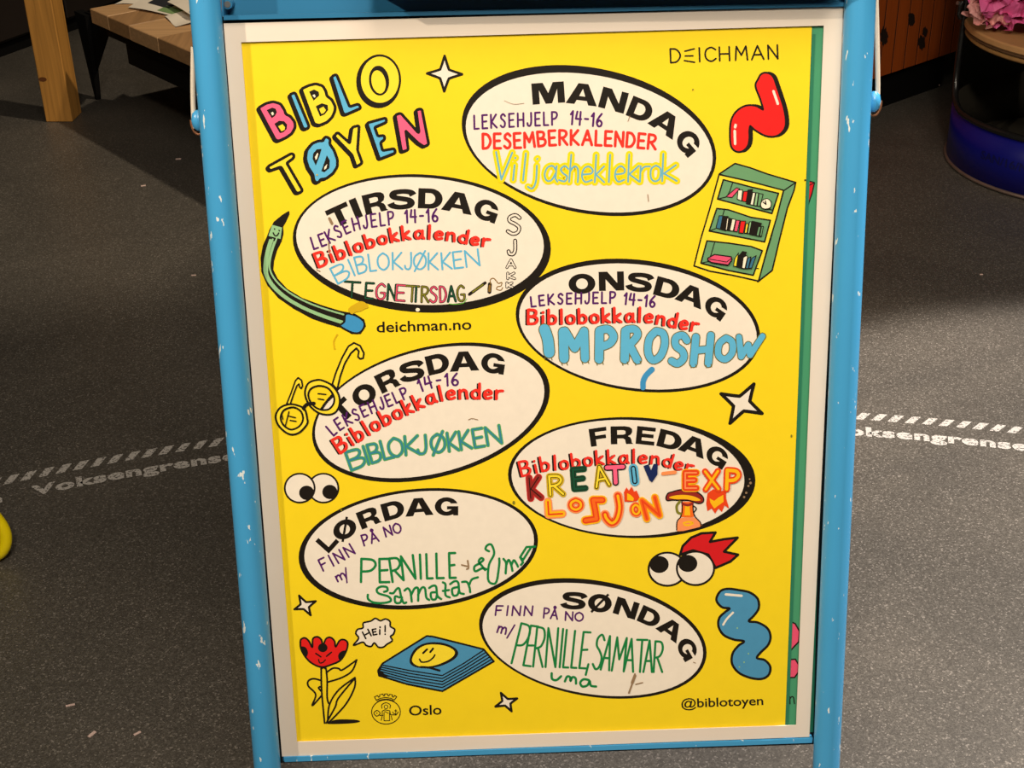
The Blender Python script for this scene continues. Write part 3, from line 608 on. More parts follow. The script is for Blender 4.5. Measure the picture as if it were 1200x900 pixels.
# ---- Sunday
Sn = OVO['sondag']
pen(Sn, HW, 'FINN', [(580.5, 721), (623, 721.3)], 11, 'purple', 2.0, gap=.35, shear=.12); pen(Sn, HW, 'PÅ', [(637, 724), (653, 725.5)], 11.5, 'purple', 2.0); pen(Sn, HW, 'NO', [(662.5, 726.8), (683, 728)], 10, 'purple', 2.0)
pen(Sn, HW, 'm', [(582.5, 741), (592, 743)], 13, 'purple', 2.1, shear=.1); pen(Sn, HW, '/', [(594.5, 745), (601, 746)], 13, 'purple', 1.9)
pen(Sn, HW, 'PERNILLE,SAMATAR', [(599, 777), (625, 781), (660, 782), (690, 783.5), (735, 787), (777, 787.5)], (48, 36), 'leaf', 2.6, shear=.06,
    xs=[(599.5, 612), (613.5, 622), (625, 636), (639.5, 651), (655, 657), (660, 666), (669.5, 675.5), (679, 687), (687, 689.5), (694, 704), (704, 714), (717, 731), (731, 742), (744, 756), (754, 764), (766, 776)])
a = Art(3.4e-4)
for P in ([(646.5, 789), (647, 795.5), (652, 797), (657.5, 792.5)], [(662, 798.5), (664.5, 793), (668, 793.5), (668.5, 798), (671, 793.5), (674.5, 795), (675, 801)], [(690, 797), (684, 796), (680, 800), (682.5, 804.5), (688.5, 803), (691, 798), (692.5, 803.5), (698.5, 804.5)]): a.stroke(P, 2.8, 'leaf', True)
a.build(HW, Sn)

# ------------------------------------------------------------------ printed drawings on the poster
def shape(a, outer, fill, w=2.4, smooth=False, ink='black', holes=()):
    w *= 1.15
    a.poly(outer, fill, smooth=smooth, holes=holes); a.level(); a.stroke(outer, w, ink, smooth, closed=True); a.level()
Z0 = 2.0e-4
a = Art(Z0)                                   # the outlined title
def chk(P, d=1.1):
    out = []
    for i, p in enumerate(P):
        for q in (P[i - 1], P[(i + 1) % len(P)]):
            l = math.hypot(q[0] - p[0], q[1] - p[1]) or 1; t = min(.3, d / l); out.append((p[0] + (q[0] - p[0]) * t, p[1] + (q[1] - p[1]) * t))
    return out
title = [
 ([(303.3, 126.5), (312, 121.5), (320, 119.5), (328.5, 122), (333, 129), (334.5, 134), (340, 136.5), (345, 143), (345.5, 149), (342, 156), (335, 161), (326, 165), (323, 163.5), (312, 143)], 'pink'),
 ([(339.8, 111.2), (345.5, 108.8), (362, 148.5), (359, 151), (355.5, 150.5)], 'sky'),
 ([(353.5, 104.5), (362, 100.5), (370, 98.5), (378, 101), (381.5, 107), (382.5, 112.5), (388.5, 117), (392.5, 125), (392, 130), (389, 137), (383, 143), (374, 146.5), (368.5, 145)], 'yellow'),
 ([(389, 90), (394, 87.5), (409.5, 125.5), (420, 122.2), (422.5, 126.5), (405, 134), (402.5, 133)], 'sky'),
 ([(314, 195.5), (342, 180), (344.5, 182.5), (343, 185.5), (335.5, 191), (354, 223), (352, 225.3), (347.5, 226), (329.5, 195), (316.5, 199.5)], 'yellow'),
 ([(380, 162), (382.5, 160.5), (386.5, 163), (386, 169), (391, 176), (395, 187), (395, 195), (390, 203), (382, 209), (375, 210), (373.5, 213.5), (370, 213.5), (368, 210.5), (367.5, 205), (361.5, 196), (358.5, 186), (360, 176), (366, 168.5), (373, 165.5), (379, 165.5)], 'sky'),
 ([(392, 159.5), (395.5, 155.5), (410, 168.5), (413, 149.5), (420.5, 147.5), (418.5, 176), (424, 191), (417.5, 195), (413, 181.5), (399, 167)], 'yellow'),
 ([(430.5, 144.5), (452, 138.5), (452.5, 143), (438.5, 149), (442.5, 160), (450, 159), (450.5, 163), (445.5, 167), (448, 177), (462, 174.5), (463, 179), (445, 186)], 'sky'),
 ([(463.5, 135), (469.5, 133), (490, 156), (491.5, 155), (488, 129), (494, 128), (502, 169), (497, 171.5), (490, 167), (475, 152.5), (478, 175.5), (471, 177.5)], 'pink')]
title = [(chk(chk(P), .5), c) for P, c in title]
for P, c in title:
    for dx, dy in ((-1.0, .7), (-2.0, 1.5)):
        Q = [(x + dx, y + dy) for x, y in P]; a.poly(Q, 'black'); a.stroke(Q, 3.4, 'black', closed=True)
a.disc((443.4, 95.8), 26, 'black', 40, 31)
a.level()
for P, c in title: a.stroke(P, 4.2, 'black', closed=True)
a.disc((444.8, 93.6), 25.2, 'black', 40, 30); a.level()
for P, c in title: a.poly(P, c)
a.disc((445.2, 93.4), 22.3, 'yellow', 40, 27.1); a.level()
for P, c in title: a.stroke(P, 2.6, 'black', closed=True)
a.level()
holes = [[(312.5, 129), (319, 126), (323, 127.5), (324.5, 131.5), (322, 136), (318.5, 138.5)], [(321.5, 145), (327, 141.5), (333, 142), (336.5, 146), (336, 151), (332, 155), (328, 156)],
         [(362.2, 107.5), (368, 104.8), (373.5, 107.5), (374, 112), (367.5, 118)], [(370, 124.5), (377, 121), (384, 123), (384.5, 129), (380.5, 134), (375, 136.5)],
         [(367, 180), (371, 175), (376.8, 174.5), (374.5, 183), (370, 194), (366.3, 186)], [(383, 182), (386.5, 188), (386, 197), (380, 202), (376.5, 200.5)]]
for P in holes: a.poly(P, 'black')
a.disc((444.2, 94.5), 11.8, 'black', 32, 17.6, rot=-.1); a.level()
for P, c in (([(317.5, 132), (320, 131), (321, 134), (319, 135.5)], 'cream'), ([(326, 148), (331, 145.5), (334, 149), (333.5, 152), (330, 154)], 'yellow'), ([(366, 111.5), (368.5, 110.5), (370, 113), (368.5, 114.5)], 'cream'),
             ([(374, 127.5), (379, 125), (382, 129), (379.5, 132.5), (376.5, 133.5)], 'yellow'), ([(369, 184), (372, 179), (373, 180), (371.5, 186), (370, 187.5)], 'cream'), ([(383.5, 192), (382.5, 197), (380, 199), (380, 196)], 'cream')): a.poly(P, c)
a.disc((443.6, 96), 8.2, 'yellow', 28, 13.8, rot=-.2)
a.build('printed_title', poster, 'hand-drawn outlined title letters in pink, blue and yellow')
# four-pointed stars
def star(tips, c, q=.30):
    P = []
    for i in range(4):
        p, n_ = tips[i], tips[(i + 1) % 4]; P.append(p)
        m = ((p[0] + n_[0]) / 2, (p[1] + n_[1]) / 2)
        for t in (.22, .5, .78):
            b_ = (p[0] + (n_[0] - p[0]) * t, p[1] + (n_[1] - p[1]) * t); k_ = math.sin(math.pi * t) * .5
            P.append((b_[0] + (c[0] - b_[0]) * k_, b_[1] + (c[1] - b_[1]) * k_))
    a = Art(Z0); a.poly(P, 'white'); a.level(); a.stroke(P, q * 1.12, 'black', closed=True); a.build('printed_star', poster)
star([(521, 65.5), (541.5, 87), (520.5, 107), (500.5, 86)], (521, 87), 2.7)
star([(883.5, 450), (893, 484.5), (855.5, 496), (845, 461.5)], (869, 473), 3.6)
star([(350.5, 698), (370, 704.5), (364, 721), (345, 714)], (357, 710), 2.3)
star([(587, 812), (606, 818.5), (599.5, 833.5), (580.5, 828)], (593.5, 823), 2.4)
# institution lettering
a = Art(Z0)
for ch, x0, x1 in (('D', 786, 797.5), ('I', 819, 821), ('C', 826, 839), ('H', 843.5, 855), ('M', 862, 876), ('A', 881, 895), ('N', 900.5, 911.5)):
    yb = lambda x: 73.5 - (x - 786) * .037
    for sm, Q, i in layout(ch, [(x0, yb(x0)), (x1, yb(x1))], 16.2): a.stroke(Q, 2.0, 'black', sm)
for P in ([(802.5, 60), (813.5, 57.2)], [(803, 65.6), (812, 65.4)], [(802, 71), (814, 73)]): a.stroke(P, 1.8, 'black')
a.build('printed_lettering', poster)
def type_line(body, bl, br, h, wt=0.0):
    vs, fs = text_mesh(body, wt); a = Art(Z0); dx, dy = br[0] - bl[0], br[1] - bl[1]; l = math.hypot(dx, dy); k_ = h / .70
    a._add([(bl[0] + dx * u + dy / l * v * k_, bl[1] + dy * u - dx / l * v * k_) for u, v in vs], fs, 'black'); a.build('printed_lettering', poster)
type_line('deichman.no', (441.5, 389.5), (552.5, 386), 12.5, .012)
type_line('Oslo', (479.5, 838.5), (517.5, 837), 11.5, .012)
type_line('@biblotoyen', (798.5, 829.5), (894.5, 826), 10.5, .012)
# red squiggle
a = Art(Z0)
SQ = [(889.5, 93), (893, 87.5), (899, 86.5), (905, 90.5), (909, 101), (916, 122), (919, 135), (919.5, 147), (915, 155), (907, 159), (897, 158), (886, 152), (879, 146.5), (877, 153), (877, 163), (875, 171), (869, 176.5), (862, 176), (857.5, 170), (856.5, 155), (858, 141), (864, 131), (874, 125), (885, 125), (895, 129.5), (892, 116), (886.5, 101)]
SQ2 = [(x, y) for x, y in SQ]
shp = [(x + 3.2, y - .2) for x, y in SQ]
a.poly(shp, 'black', smooth=True); a.stroke(shp, 4.2, 'black', True, closed=True); a.level(); a.stroke(SQ, 4.6, 'black', True, closed=True); a.level(); a.poly(SQ, 'red', smooth=True); a.level()
a.stroke([(906.5, 107), (911.5, 121.5)], 3.0, 'white'); a.stroke([(862, 146.5), (861.5, 149)], 3.0, 'white', caps=True); a.stroke([(861, 153.5), (861.5, 168.5)], 3.0, 'white')
a.build('printed_squiggle', poster, 'red squiggle with black shadow')
# blue squiggle: outline in pixels
a = Art(Z0)
BQ = [(839.5, 703), (844, 693), (853, 690), (866, 691.5), (879, 694.5), (888, 702), (889, 713), (883, 722), (877.5, 728), (888, 729.5), (899, 736), (903, 746), (900, 756), (892, 764), (887, 771), (896, 773.5), (902.5, 781), (901, 790.5), (893, 795.5), (880, 794.5), (866, 788.5), (858, 778), (858.5, 766), (865, 757), (872, 751.5), (860, 749.5), (848, 744), (842, 734), (843, 724), (850, 717), (855, 713), (846, 711.5)]
a.poly(BQ, 'bright_blue', smooth=True, n=4) if False else a.poly(BQ, 'print_blue', smooth=True, n=4); a.level(); a.stroke(BQ, 2.8, 'black', True, closed=True); a.level()
a.stroke([(850.5, 696.5), (869, 698.2)], 2.8, 'white'); a.stroke([(859, 718), (852, 725), (847.5, 732)], 2.4, 'white', True)
for x, y in ((864, 736), (877, 766), (866.5, 781.5), (872, 776)): a.disc((x, y), .9, 'mint')
a.build('printed_squiggle', poster, 'blue squiggle with white highlights')
# googly eyes, left
a = Art(Z0)
for c, p in (((379, 572), (386.5, 576.5)), ((351.2, 572), (359.3, 577.5))):
    a.disc(c, 18.6, 'black', 36, 18); a.level(); a.disc(c, 16.4, 'white', 36, 15.9); a.level(); a.disc(p, 8.8, 'black', 28, 8.4); a.level()
a.build('printed_eyes', poster)
a = Art(Z0)
comb = [(797, 650), (800, 640), (810, 630), (822, 625), (838.5, 624), (832, 635), (848, 632), (864.5, 630), (848.5, 646.5), (865, 650), (856, 658), (838.5, 665.5), (830, 650), (812, 645)]
shape(a, comb, 'scarlet', 2.6)
a.disc((782, 667), 23.2, 'black', 40, 20.6); a.level(); a.disc((782, 667), 20.6, 'white', 40, 18.2); a.level(); a.disc((772.5, 661.5), 11.2, 'black', 30, 10); a.level()
a.disc((815, 666), 23, 'black', 40, 20.8); a.level(); a.disc((815, 666), 20.6, 'white', 40, 18.4); a.level(); a.disc((806, 660.3), 11.2, 'black', 30, 10)
a.build('printed_eyes', poster, 'big printed eyes with a red comb')
# bookshelf drawing
a = Art(Z0); q_ = lambda L: [(800 + x / 5.625, 180 + y / 5.625) for x, y in L]
def bpoly(L, c, w=1.3, sm=False): shape(a, q_(L), c, w, sm)
bpoly([(345, 65), (450, 95), (560, 135), (745, 190), (735, 240), (690, 360), (640, 560), (590, 770), (495, 845), (580, 560), (665, 245), (450, 200), (240, 135)], 'green', 1.6)
bpoly([(240, 138), (450, 185), (665, 242), (620, 420), (560, 620), (500, 840), (320, 800), (180, 775), (75, 740), (120, 560), (180, 360)], 'yellow', 1.6)
a.stroke(q_([(665, 245), (745, 190)]), 1.5, 'black')
for op in ([(268, 172), (450, 220), (632, 262), (588, 395), (400, 345), (230, 300)], [(225, 362), (300, 370), (450, 420), (578, 440), (540, 582), (350, 545), (175, 510)], [(160, 575), (300, 590), (450, 612), (525, 640), (465, 802), (300, 770), (120, 722)]): bpoly(op, 'green', 1.6)
for P in ([(330, 190), (310, 250), (290, 285)], [(230, 300), (290, 285)], [(275, 370), (265, 405)], [(175, 510), (215, 495)], [(210, 588), (180, 690)], [(120, 722), (180, 710)], [(560, 365), (590, 372)], [(480, 755), (500, 758)]): a.stroke(q_(P), 1.2, 'black')
a.level()
for P, c in (([(285, 285), (355, 225), (375, 232), (325, 290)], 'magenta'), ([(365, 240), (395, 240), (388, 312), (360, 300)], 'cream'), ([(402, 250), (430, 248), (418, 318), (392, 312)], 'red'), ([(430, 240), (460, 235), (445, 335), (420, 330)], 'black'),
             ([(462, 255), (480, 258), (465, 340), (445, 336)], 'cream'), ([(484, 258), (500, 260), (488, 345), (470, 342)], 'mint'), ([(503, 262), (530, 268), (510, 348), (492, 346)], 'green'),
             ([(240, 410), (265, 410), (248, 498), (220, 490)], 'deep_blue'), ([(268, 412), (300, 415), (285, 508), (252, 500)], 'black'), ([(293, 425), (305, 428), (292, 505), (282, 503)], 'cream'), ([(304, 425), (325, 430), (312, 508), (292, 505)], 'black'), ([(326, 430), (350, 435), (333, 510), (310, 508)], 'cream'),
             ([(352, 440), (378, 440), (360, 515), (338, 512)], 'magenta'), ([(382, 445), (415, 445), (400, 525), (370, 522)], 'red'), ([(418, 460), (434, 463), (422, 525), (408, 523)], 'yellow'), ([(440, 450), (455, 450), (440, 528), (428, 526)], 'mint'), ([(458, 445), (520, 460), (490, 540), (445, 532)], 'black'), ([(500, 480), (515, 482), (502, 545), (485, 540)], 'green'), ([(520, 480), (532, 480), (520, 545), (508, 545)], 'green'),
             ([(335, 740), (345, 690), (368, 655), (355, 745)], 'yellow'), ([(365, 680), (395, 645), (420, 650), (385, 755), (358, 745)], 'black'), ([(400, 685), (420, 672), (428, 680), (410, 758), (390, 755)], 'cream'), ([(428, 690), (450, 680), (432, 758), (415, 757)], 'deep_blue'), ([(455, 690), (485, 672), (455, 755), (435, 755)], 'deep_blue')): bpoly(P, c, .9)
bpoly([(165, 690), (210, 665), (320, 680), (325, 700), (300, 735), (190, 718), (168, 705)], 'magenta', 1.3); a.stroke(q_([(175, 695), (290, 715), (322, 690)]), 1.0, 'black')
a.poly(q_([(515, 330), (530, 305), (560, 298), (582, 320), (578, 355), (545, 365), (520, 355)]), 'cream', smooth=True); a.level(); a.stroke(q_([(515, 330), (530, 305), (560, 298), (582, 320), (578, 355), (545, 365), (520, 355)]), 1.1, 'black', True, closed=True); a.stroke(q_([(530, 320), (550, 335), (545, 312)]), 1.4, 'black')
a.build('printed_bookshelf', poster, 'drawing of a green bookcase with coloured books')
# bent pencil drawing
a = Art(Z0); q_ = lambda L: [(295 + x / 5.625, 240 + y / 5.625) for x, y in L]
body = q_([(120, 175), (200, 145), (203, 190), (190, 240), (160, 300), (140, 370), (135, 430), (165, 490), (230, 560), (330, 620), (450, 665), (580, 705), (680, 725), (735, 760), (745, 800), (715, 845), (660, 845), (590, 805), (500, 780), (400, 745), (280, 680), (180, 610), (110, 530), (70, 440), (65, 350), (80, 270), (105, 215)])
shape(a, body, 'black', 2.2)
a.poly(q_([(118, 168), (150, 115), (205, 70), (245, 45), (250, 60), (225, 115), (203, 152)]), 'black'); a.stroke(q_([(118, 172), (150, 115), (205, 70), (243, 47)]), 2, 'black'); a.level()
a.poly(q_([(135, 132), (200, 150), (190, 225), (110, 205)]), 'mint'); a.level()
for P in ([(150, 158), (152, 162)], [(180, 168), (182, 172)]): a.stroke(q_(P), 1.6, 'black')
a.stroke(q_([(142, 185), (152, 203), (168, 202), (178, 186)]), 1.7, 'black', True)
base_l = [(150, 225), (125, 300), (110, 370), (110, 440), (150, 515), (230, 590), (340, 655), (460, 705), (600, 750)]
for dx, dy, w_ in ((-28, 8, 3.0), (-12, 3, 2.2), (14, -3, 2.0), (-3, 18, 1.4)):
    a.stroke(q_([(x + dx * (1 - i / 12), y + dy - i * (-2 if dx < 0 else 3)) for i, (x, y) in enumerate(base_l)]), w_, 'mint', True)
a.level(); shape(a, q_([(620, 720), (680, 728), (732, 762), (742, 800), (712, 842), (660, 842), (585, 800), (610, 770)]), 'bright_blue', 2.0, True)
a.build('printed_pencil', poster, 'drawing of a bent green pencil with smiling face')
# spectacles drawing
a = Art(2.9e-4); q_ = lambda L: [(310 + x / 6.92, 390 + y / 6.92) for x, y in L]
def ring(outer, inner):
    a.poly(q_(outer), 'yellow', smooth=True, holes=[q_(inner)]); a.level(); a.stroke(q_(outer), 2.4, 'black', True, closed=True); a.stroke(q_(inner), 2.3, 'black', True, closed=True); a.level()
tl = [(550, 415), (580, 320), (630, 200), (680, 110), (725, 82), (775, 105), (805, 165), (800, 205), (775, 212), (758, 195), (765, 150), (745, 125), (700, 165), (650, 250), (615, 350), (590, 455), (568, 440)]
shape(a, q_(tl), 'yellow', 1.9, False)
tl = [(180, 575), (215, 490), (250, 390), (272, 365), (300, 385), (308, 430), (298, 452), (285, 440), (280, 415), (262, 430), (235, 500), (208, 580)]
shape(a, q_(tl), 'yellow', 1.7, False)
ring([(430, 382), (355, 410), (328, 490), (360, 580), (430, 645), (510, 665), (575, 645), (608, 580), (600, 500), (550, 430), (490, 395)], [(440, 430), (375, 455), (355, 510), (385, 580), (450, 622), (520, 620), (562, 570), (560, 510), (515, 450)])
ring([(200, 580), (125, 610), (90, 680), (120, 760), (200, 822), (280, 810), (345, 740), (345, 690), (325, 620), (270, 590)], [(215, 605), (155, 630), (130, 690), (155, 750), (215, 785), (280, 760), (312, 705), (300, 645), (260, 612)])
a.stroke(q_([(315, 612), (345, 580), (400, 572)]), 4.2, 'black', True); a.stroke(q_([(320, 600), (322, 625)]), 3.0, 'black')
for P in ([(435, 493), (497, 500)], [(435, 535), (480, 543)], [(195, 675), (250, 688)], [(208, 710), (255, 718)], [(198, 640), (185, 690), (168, 758)], [(140, 665), (148, 700)]): a.stroke(q_(P), 1.6, 'black')
a.stroke(q_([(465, 618), (505, 560), (552, 515)]), 2.2, 'black')
a.build('printed_spectacles', poster, 'drawing of round yellow spectacles')
# flower, bubble
a = Art(Z0); q_ = lambda L: [(330 + x / 7.5, 730 + y / 7.5) for x, y in L]
for P in ([(345, 505), (280, 490), (235, 510), (235, 555), (300, 630), (268, 728), (350, 640)], [(345, 560), (325, 570), (348, 600)], [(395, 435), (450, 398), (500, 400), (535, 412), (660, 325)], [(660, 325), (620, 420), (530, 480), (405, 520)],
          [(348, 400), (352, 600), (378, 880)], [(390, 400), (400, 500), (400, 650), (412, 705)], [(345, 405), (370, 392), (392, 410)], [(405, 870), (420, 720), (500, 590), (645, 480)], [(645, 480), (640, 570), (560, 720), (410, 880)], [(640, 490), (500, 660), (470, 740), (392, 880)]): a.stroke(q_(P), 2.1, 'black', True)
a.poly(q_([(400, 885), (480, 850), (640, 850), (690, 865), (640, 880), (500, 888)]), 'black', smooth=True)
fl = q_([(165, 180), (170, 145), (205, 132), (240, 160), (270, 215), (275, 140), (315, 122), (350, 150), (362, 200), (390, 140), (430, 128), (465, 160), (475, 210), (510, 155), (550, 148), (580, 175), (570, 240), (520, 325), (440, 365), (350, 388), (260, 350), (200, 285), (170, 225)])
shape(a, fl, 'red', 1.9, True); a.poly(q_([(168, 210), (210, 215), (232, 260), (215, 300), (185, 265)]), 'black', smooth=True).disc(q_([(362, 218)])[0], 5.6, 'black', 20, 5.2).poly(q_([(572, 245), (525, 250), (497, 285), (510, 325), (550, 295)]), 'black', smooth=True)
a.stroke(q_([(300, 268), (345, 298)]), 1.8, 'black'); a.stroke(q_([(395, 293), (438, 258)]), 1.8, 'black'); a.stroke(q_([(325, 322), (335, 350), (360, 348), (385, 325)]), 1.5, 'black', True)
a.build('printed_flower', poster, 'drawing of a red tulip with face')
a = Art(Z0); q_ = lambda L: [(410 + x / 6, 710 + y / 6) for x, y in L]
bub = q_([(25, 278), (62, 228), (42, 195), (55, 165), (92, 155), (95, 120), (145, 108), (180, 88), (215, 105), (250, 92), (282, 110), (285, 145), (315, 165), (305, 200), (285, 215), (298, 245), (260, 270), (235, 290), (200, 290), (172, 260), (150, 285), (115, 278), (90, 255)])
a.poly(bub, 'white', smooth=True, n=3).level(); a.stroke(bub, 2.1, 'black', True, closed=True, n=4)
for ch, p, h_ in (('H', [(104 + 8, 230), (150, 210)], 8.5), ('E', [(165, 205), (190, 200)], 6.5), ('I', [(205, 200), (215, 200)], 5.5), ('!', [(243, 203), (253, 203)], 10.5)):
    for sm, Q, i in layout(ch, q_(p), h_): a.stroke(Q, 1.9, 'black', sm)
a.disc(q_([(212, 150)])[0], 1.2, 'black')
a.build('speech_bubble', poster, 'small white speech bubble')
# book drawing
a = Art(Z0)
shape(a, q_([(540, 212), (580, 215), (940, 305), (1012, 390), (650, 600), (400, 550), (205, 490), (198, 455), (230, 405)]), 'print_blue', 1.9)
a.poly(q_([(230, 410), (198, 455), (205, 490), (270, 500), (215, 455)]), 'black')
for i in range(5):
    a.stroke(q_([(222 - i * 3, 415 + i * 15), (420, 455 + i * 20), (650, 490 + i * 21), (800, 405 + i * 22), (940 + i * 14, 312 + i * 16)]), 1.5, 'black' if i else 'black')
a.level(); a.poly(q_([(420, 395), (450, 310), (530, 262), (640, 258), (730, 290), (762, 335), (720, 385), (610, 430), (480, 435)]), 'black', smooth=True).level()
a.poly(q_([(437, 385), (470, 315), (540, 275), (640, 275), (715, 300), (738, 335), (700, 375), (600, 418), (490, 425)]), 'yellow', smooth=True).level()
for P, w_ in (([(515, 332), (543, 305)], 2.4), ([(565, 325), (585, 300)], 2.4)): a.stroke(q_(P), w_, 'black')
a.stroke(q_([(490, 375), (505, 395), (550, 390), (585, 365), (597, 345)]), 1.9, 'black', True); a.stroke(q_([(500, 430), (560, 435), (630, 455)]), 2.6, 'black', True)
a.build('printed_book', poster, 'drawing of a blue book with smiling yellow face')
# municipal seal
a = Art(Z0); q_ = lambda L: [(430 + x / 12, 805 + y / 12) for x, y in L]
a.stroke([(452.3 + 16.8 * math.cos(t), 834.3 + 14.2 * math.sin(t)) for t in [i * .3142 for i in range(20)]], 1.1, 'black', True, closed=True)
cr = [(130, 185), (105, 140), (150, 120), (165, 145), (180, 138), (178, 110), (225, 100), (232, 125), (250, 122), (248, 98), (290, 98), (292, 122), (310, 125), (318, 102), (360, 112), (355, 138), (372, 145), (390, 120), (418, 138), (388, 182), (330, 158), (260, 148), (190, 160)]
a.stroke(q_(cr), 1.0, 'black', closed=True); a.stroke(q_([(140, 200), (200, 178), (268, 170), (330, 178), (385, 198)]), .7, 'black', True)
for P in ([(210, 300), (210, 250), (268, 222), (325, 250), (322, 300)],): a.stroke(q_(P), 1.0, 'black', True)
a.disc(q_([(268, 280)])[0], 2.5, 'black', 16, 2.7).level(); a.disc(q_([(268, 280)])[0], 1.6, 'yellow', 16, 1.8); a.level()
a.stroke(q_([(140, 330), (185, 370), (140, 410), (97, 370)]), 1.0, 'black', True, closed=True); a.disc(q_([(140, 370)])[0], .8, 'black', 8)
for P in ([(215, 400), (215, 340), (250, 322), (320, 335), (330, 390)], [(240, 360), (240, 475), (318, 475), (318, 365)], [(180, 400), (225, 400)], [(215, 405), (200, 470)], [(330, 390), (410, 395), (440, 350)], [(405, 320), (405, 385)], [(360, 350), (375, 375), (400, 380)], [(340, 405), (355, 465)], [(250, 345), (300, 370)], [(390, 335), (420, 335)]): a.stroke(q_(P), .9, 'black')
a.build('printed_seal', poster)
# stains and scuffs that sit on the print
a = Art(6.2e-4)
a.poly([(408, 362), (416, 356), (424, 353), (431, 358), (424, 364), (416, 366), (412, 368)], 'mustard', smooth=True)
a.stroke([(395, 392), (391, 400), (392, 409)], 1.5, 'mustard', True); a.stroke([(420, 364), (431, 360)], 1.6, 'mustard')
for P, w_ in (([(744, 790), (742, 798), (737, 812)], 2.2), ([(744, 792), (741, 800)], 3.6), ([(745, 802), (753, 800)], 1.4), ([(541, 662), (549, 664)], 1.8), ([(548, 657), (549, 665), (547, 667)], 2.0), ([(386, 256), (389, 262)], 3.2), ([(385, 284), (386, 296)], 1.5), ([(549, 492), (553, 490.5), (560, 492)], 1.0),
              ([(591, 118), (602, 122), (614, 121)], .5), ([(371, 316), (375, 318)], 1.2), ([(738, 136), (736, 142)], .9), ([(759, 228), (760, 236)], 1.0), ([(812.5, 776), (815, 777)], .9)): a.stroke(P, w_, 'dirt', True)
a.disc((812, 105), 1.0, 'olive').disc((943.5, 211), 1.1, 'black').disc((400, 598), 1.0, 'olive').disc((602, 589), 1.6, 'olive', 10, 2.2).disc((371.5, 205), 1.0, 'mustard').disc((927.5, 511), 1.1, 'olive', 8, 1.8)
for x, y, r in ((879.5, 566, 1.6), (877, 569.5, 1.3), (874.5, 577.5, 1.4), (872, 582.5, 1.4), (878.5, 561.5, 1.0)): a.disc((x, y), r, 'dirt')
a.disc((489.5, 363), 2.6, 'cream', 10, 2.2)
a.mb.build('stains', poster, 'small brown stains and scuffs', kind='stuff')
# print on the green poster's visible strip
a = Art(-.00088 + 3e-4)
a.z = -.00085
shape(a, [(944, 211), (954.5, 214), (951.8, 226), (945, 246)], 'scarlet', 1.3); a.stroke([(945, 219), (954.5, 214)], 1.1, 'black'); a.build('printed_shape', gp, 'red printed corner'); a = Art(0); a.z = -.00085
shape(a, [(926, 728), (932, 731), (937, 740), (936, 752), (925, 764)], 'magenta', 1.5); a.build('printed_shape', gp, 'pink printed petal'); a = Art(0); a.z = -.00085; shape(a, [(925, 773), (932, 772.5), (936, 779), (935.5, 788), (931, 794), (924, 794)], 'magenta', 1.5)
a.build('printed_shape', gp, 'pink printed petal'); a = Art(0); a.z = -.00085
for sm, Q, i in layout('n', [(925.8, 824.8), (930.8, 824.6)], 14.5): a.stroke(Q, 1.4, 'black', sm)
a.build('printed_lettering', gp)
slab([(951.5, 40), (955.5, 40), (924, 850.5), (920.3, 850.5)], -.0009, -.0004, mat('dark_green_edge', (44, 122, 92), .4)).build('sheet_edge', gp, 'darker green folded edge of the green sheet')

# ------------------------------------------------------------------ square pine post, left
pine = mat('pine', (200, 142, 66), .5, var=.5, scale=8, extra=x_wood(2))
pinek = mat('knot', (110, 62, 22), .6)
pa, pb = pt(54, 143), pt(85, 143); pc = pt(95, 133)
dx_ = (pb - pa).normalized(); wpost = (pb - pa).length; dy_ = Vector((-dx_.y, dx_.x, 0)); dep = .075
post = empty('wooden_post', (pa + pb) / 2 + dy_ * dep / 2, 'square honey-coloured pine post standing at the left, near the low bench', 'post')
b = MB(); b.box((pa + pb) / 2 + dy_ * (dep / 2) + Vector((0, 0, 1.1)), (dx_, dy_, Vector((0, 0, 1))), (wpost / 2, dep / 2, 1.1), pine, .002); b.build('post_shaft', post)
def on_face(px, py):                          # front face of the post
    d = ray(px, py); t = (pa - CAM).dot(dy_) / d.dot(dy_); return CAM + d * t - dy_ * .0004
b = MB(); kc = on_face(50, 93)
b.add([kc + dx_ * (.011 * math.cos(t)) + Vector((0, 0, .006 * math.sin(t))) for t in [i * .5236 for i in range(12)]], [list(range(12))], pinek)
b.build('wood_knot', post)

# ------------------------------------------------------------------ low bench with leaflets
bwood = mat('bench_oak', (190, 150, 106), .55, var=.4, scale=8, extra=x_wood(0)); bwood2 = mat('bench_oak_dark', (160, 122, 82), .55, var=.4, scale=8, extra=x_wood(1)); bedge = mat('bench_edge', (132, 88, 44), .6, var=.25, scale=30)
blackm = mat('black_steel', (10, 9, 9), .8, spec=.15)
ZBN = .30
p0, p1 = pt(105, 10, ZBN), pt(223, 60.5, ZBN)
e1 = (p1 - p0).normalized(); e2 = Vector((-e1.y, e1.x, 0));  e2 = e2 if e2.y > 0 else -e2
bench = empty('bench', Vector((p0.x, p0.y, 0)) + e1 * .5 + e2 * .25, 'low bench of worn oak boards on a black steel frame behind the stand', 'bench')
Lb = 1.15; bounds = [0, .10, .215, .36, .53, .70, .88, 1.15]; th = .036
for i in range(len(bounds) - 1):
    u0, u1 = bounds[i], bounds[i + 1]; mm = (bwood, bwood2)[i % 2]
    b = MB(); b.box(p0 + e1 * ((u0 + u1) / 2) + e2 * .26 - Vector((0, 0, th / 2 + .0006 * (i % 3))), (e1, e2, Vector((0, 0, 1))), ((u1 - u0) / 2 - .0007, .26, th / 2), mm, .0016); b.build('board', bench)
b = MB(); b.box(p0 + e1 * (Lb / 2) + e2 * .26 - Vector((0, 0, th + .017)), (e1, e2, Vector((0, 0, 1))), (Lb / 2 - .02, .235, .016), blackm, .002)
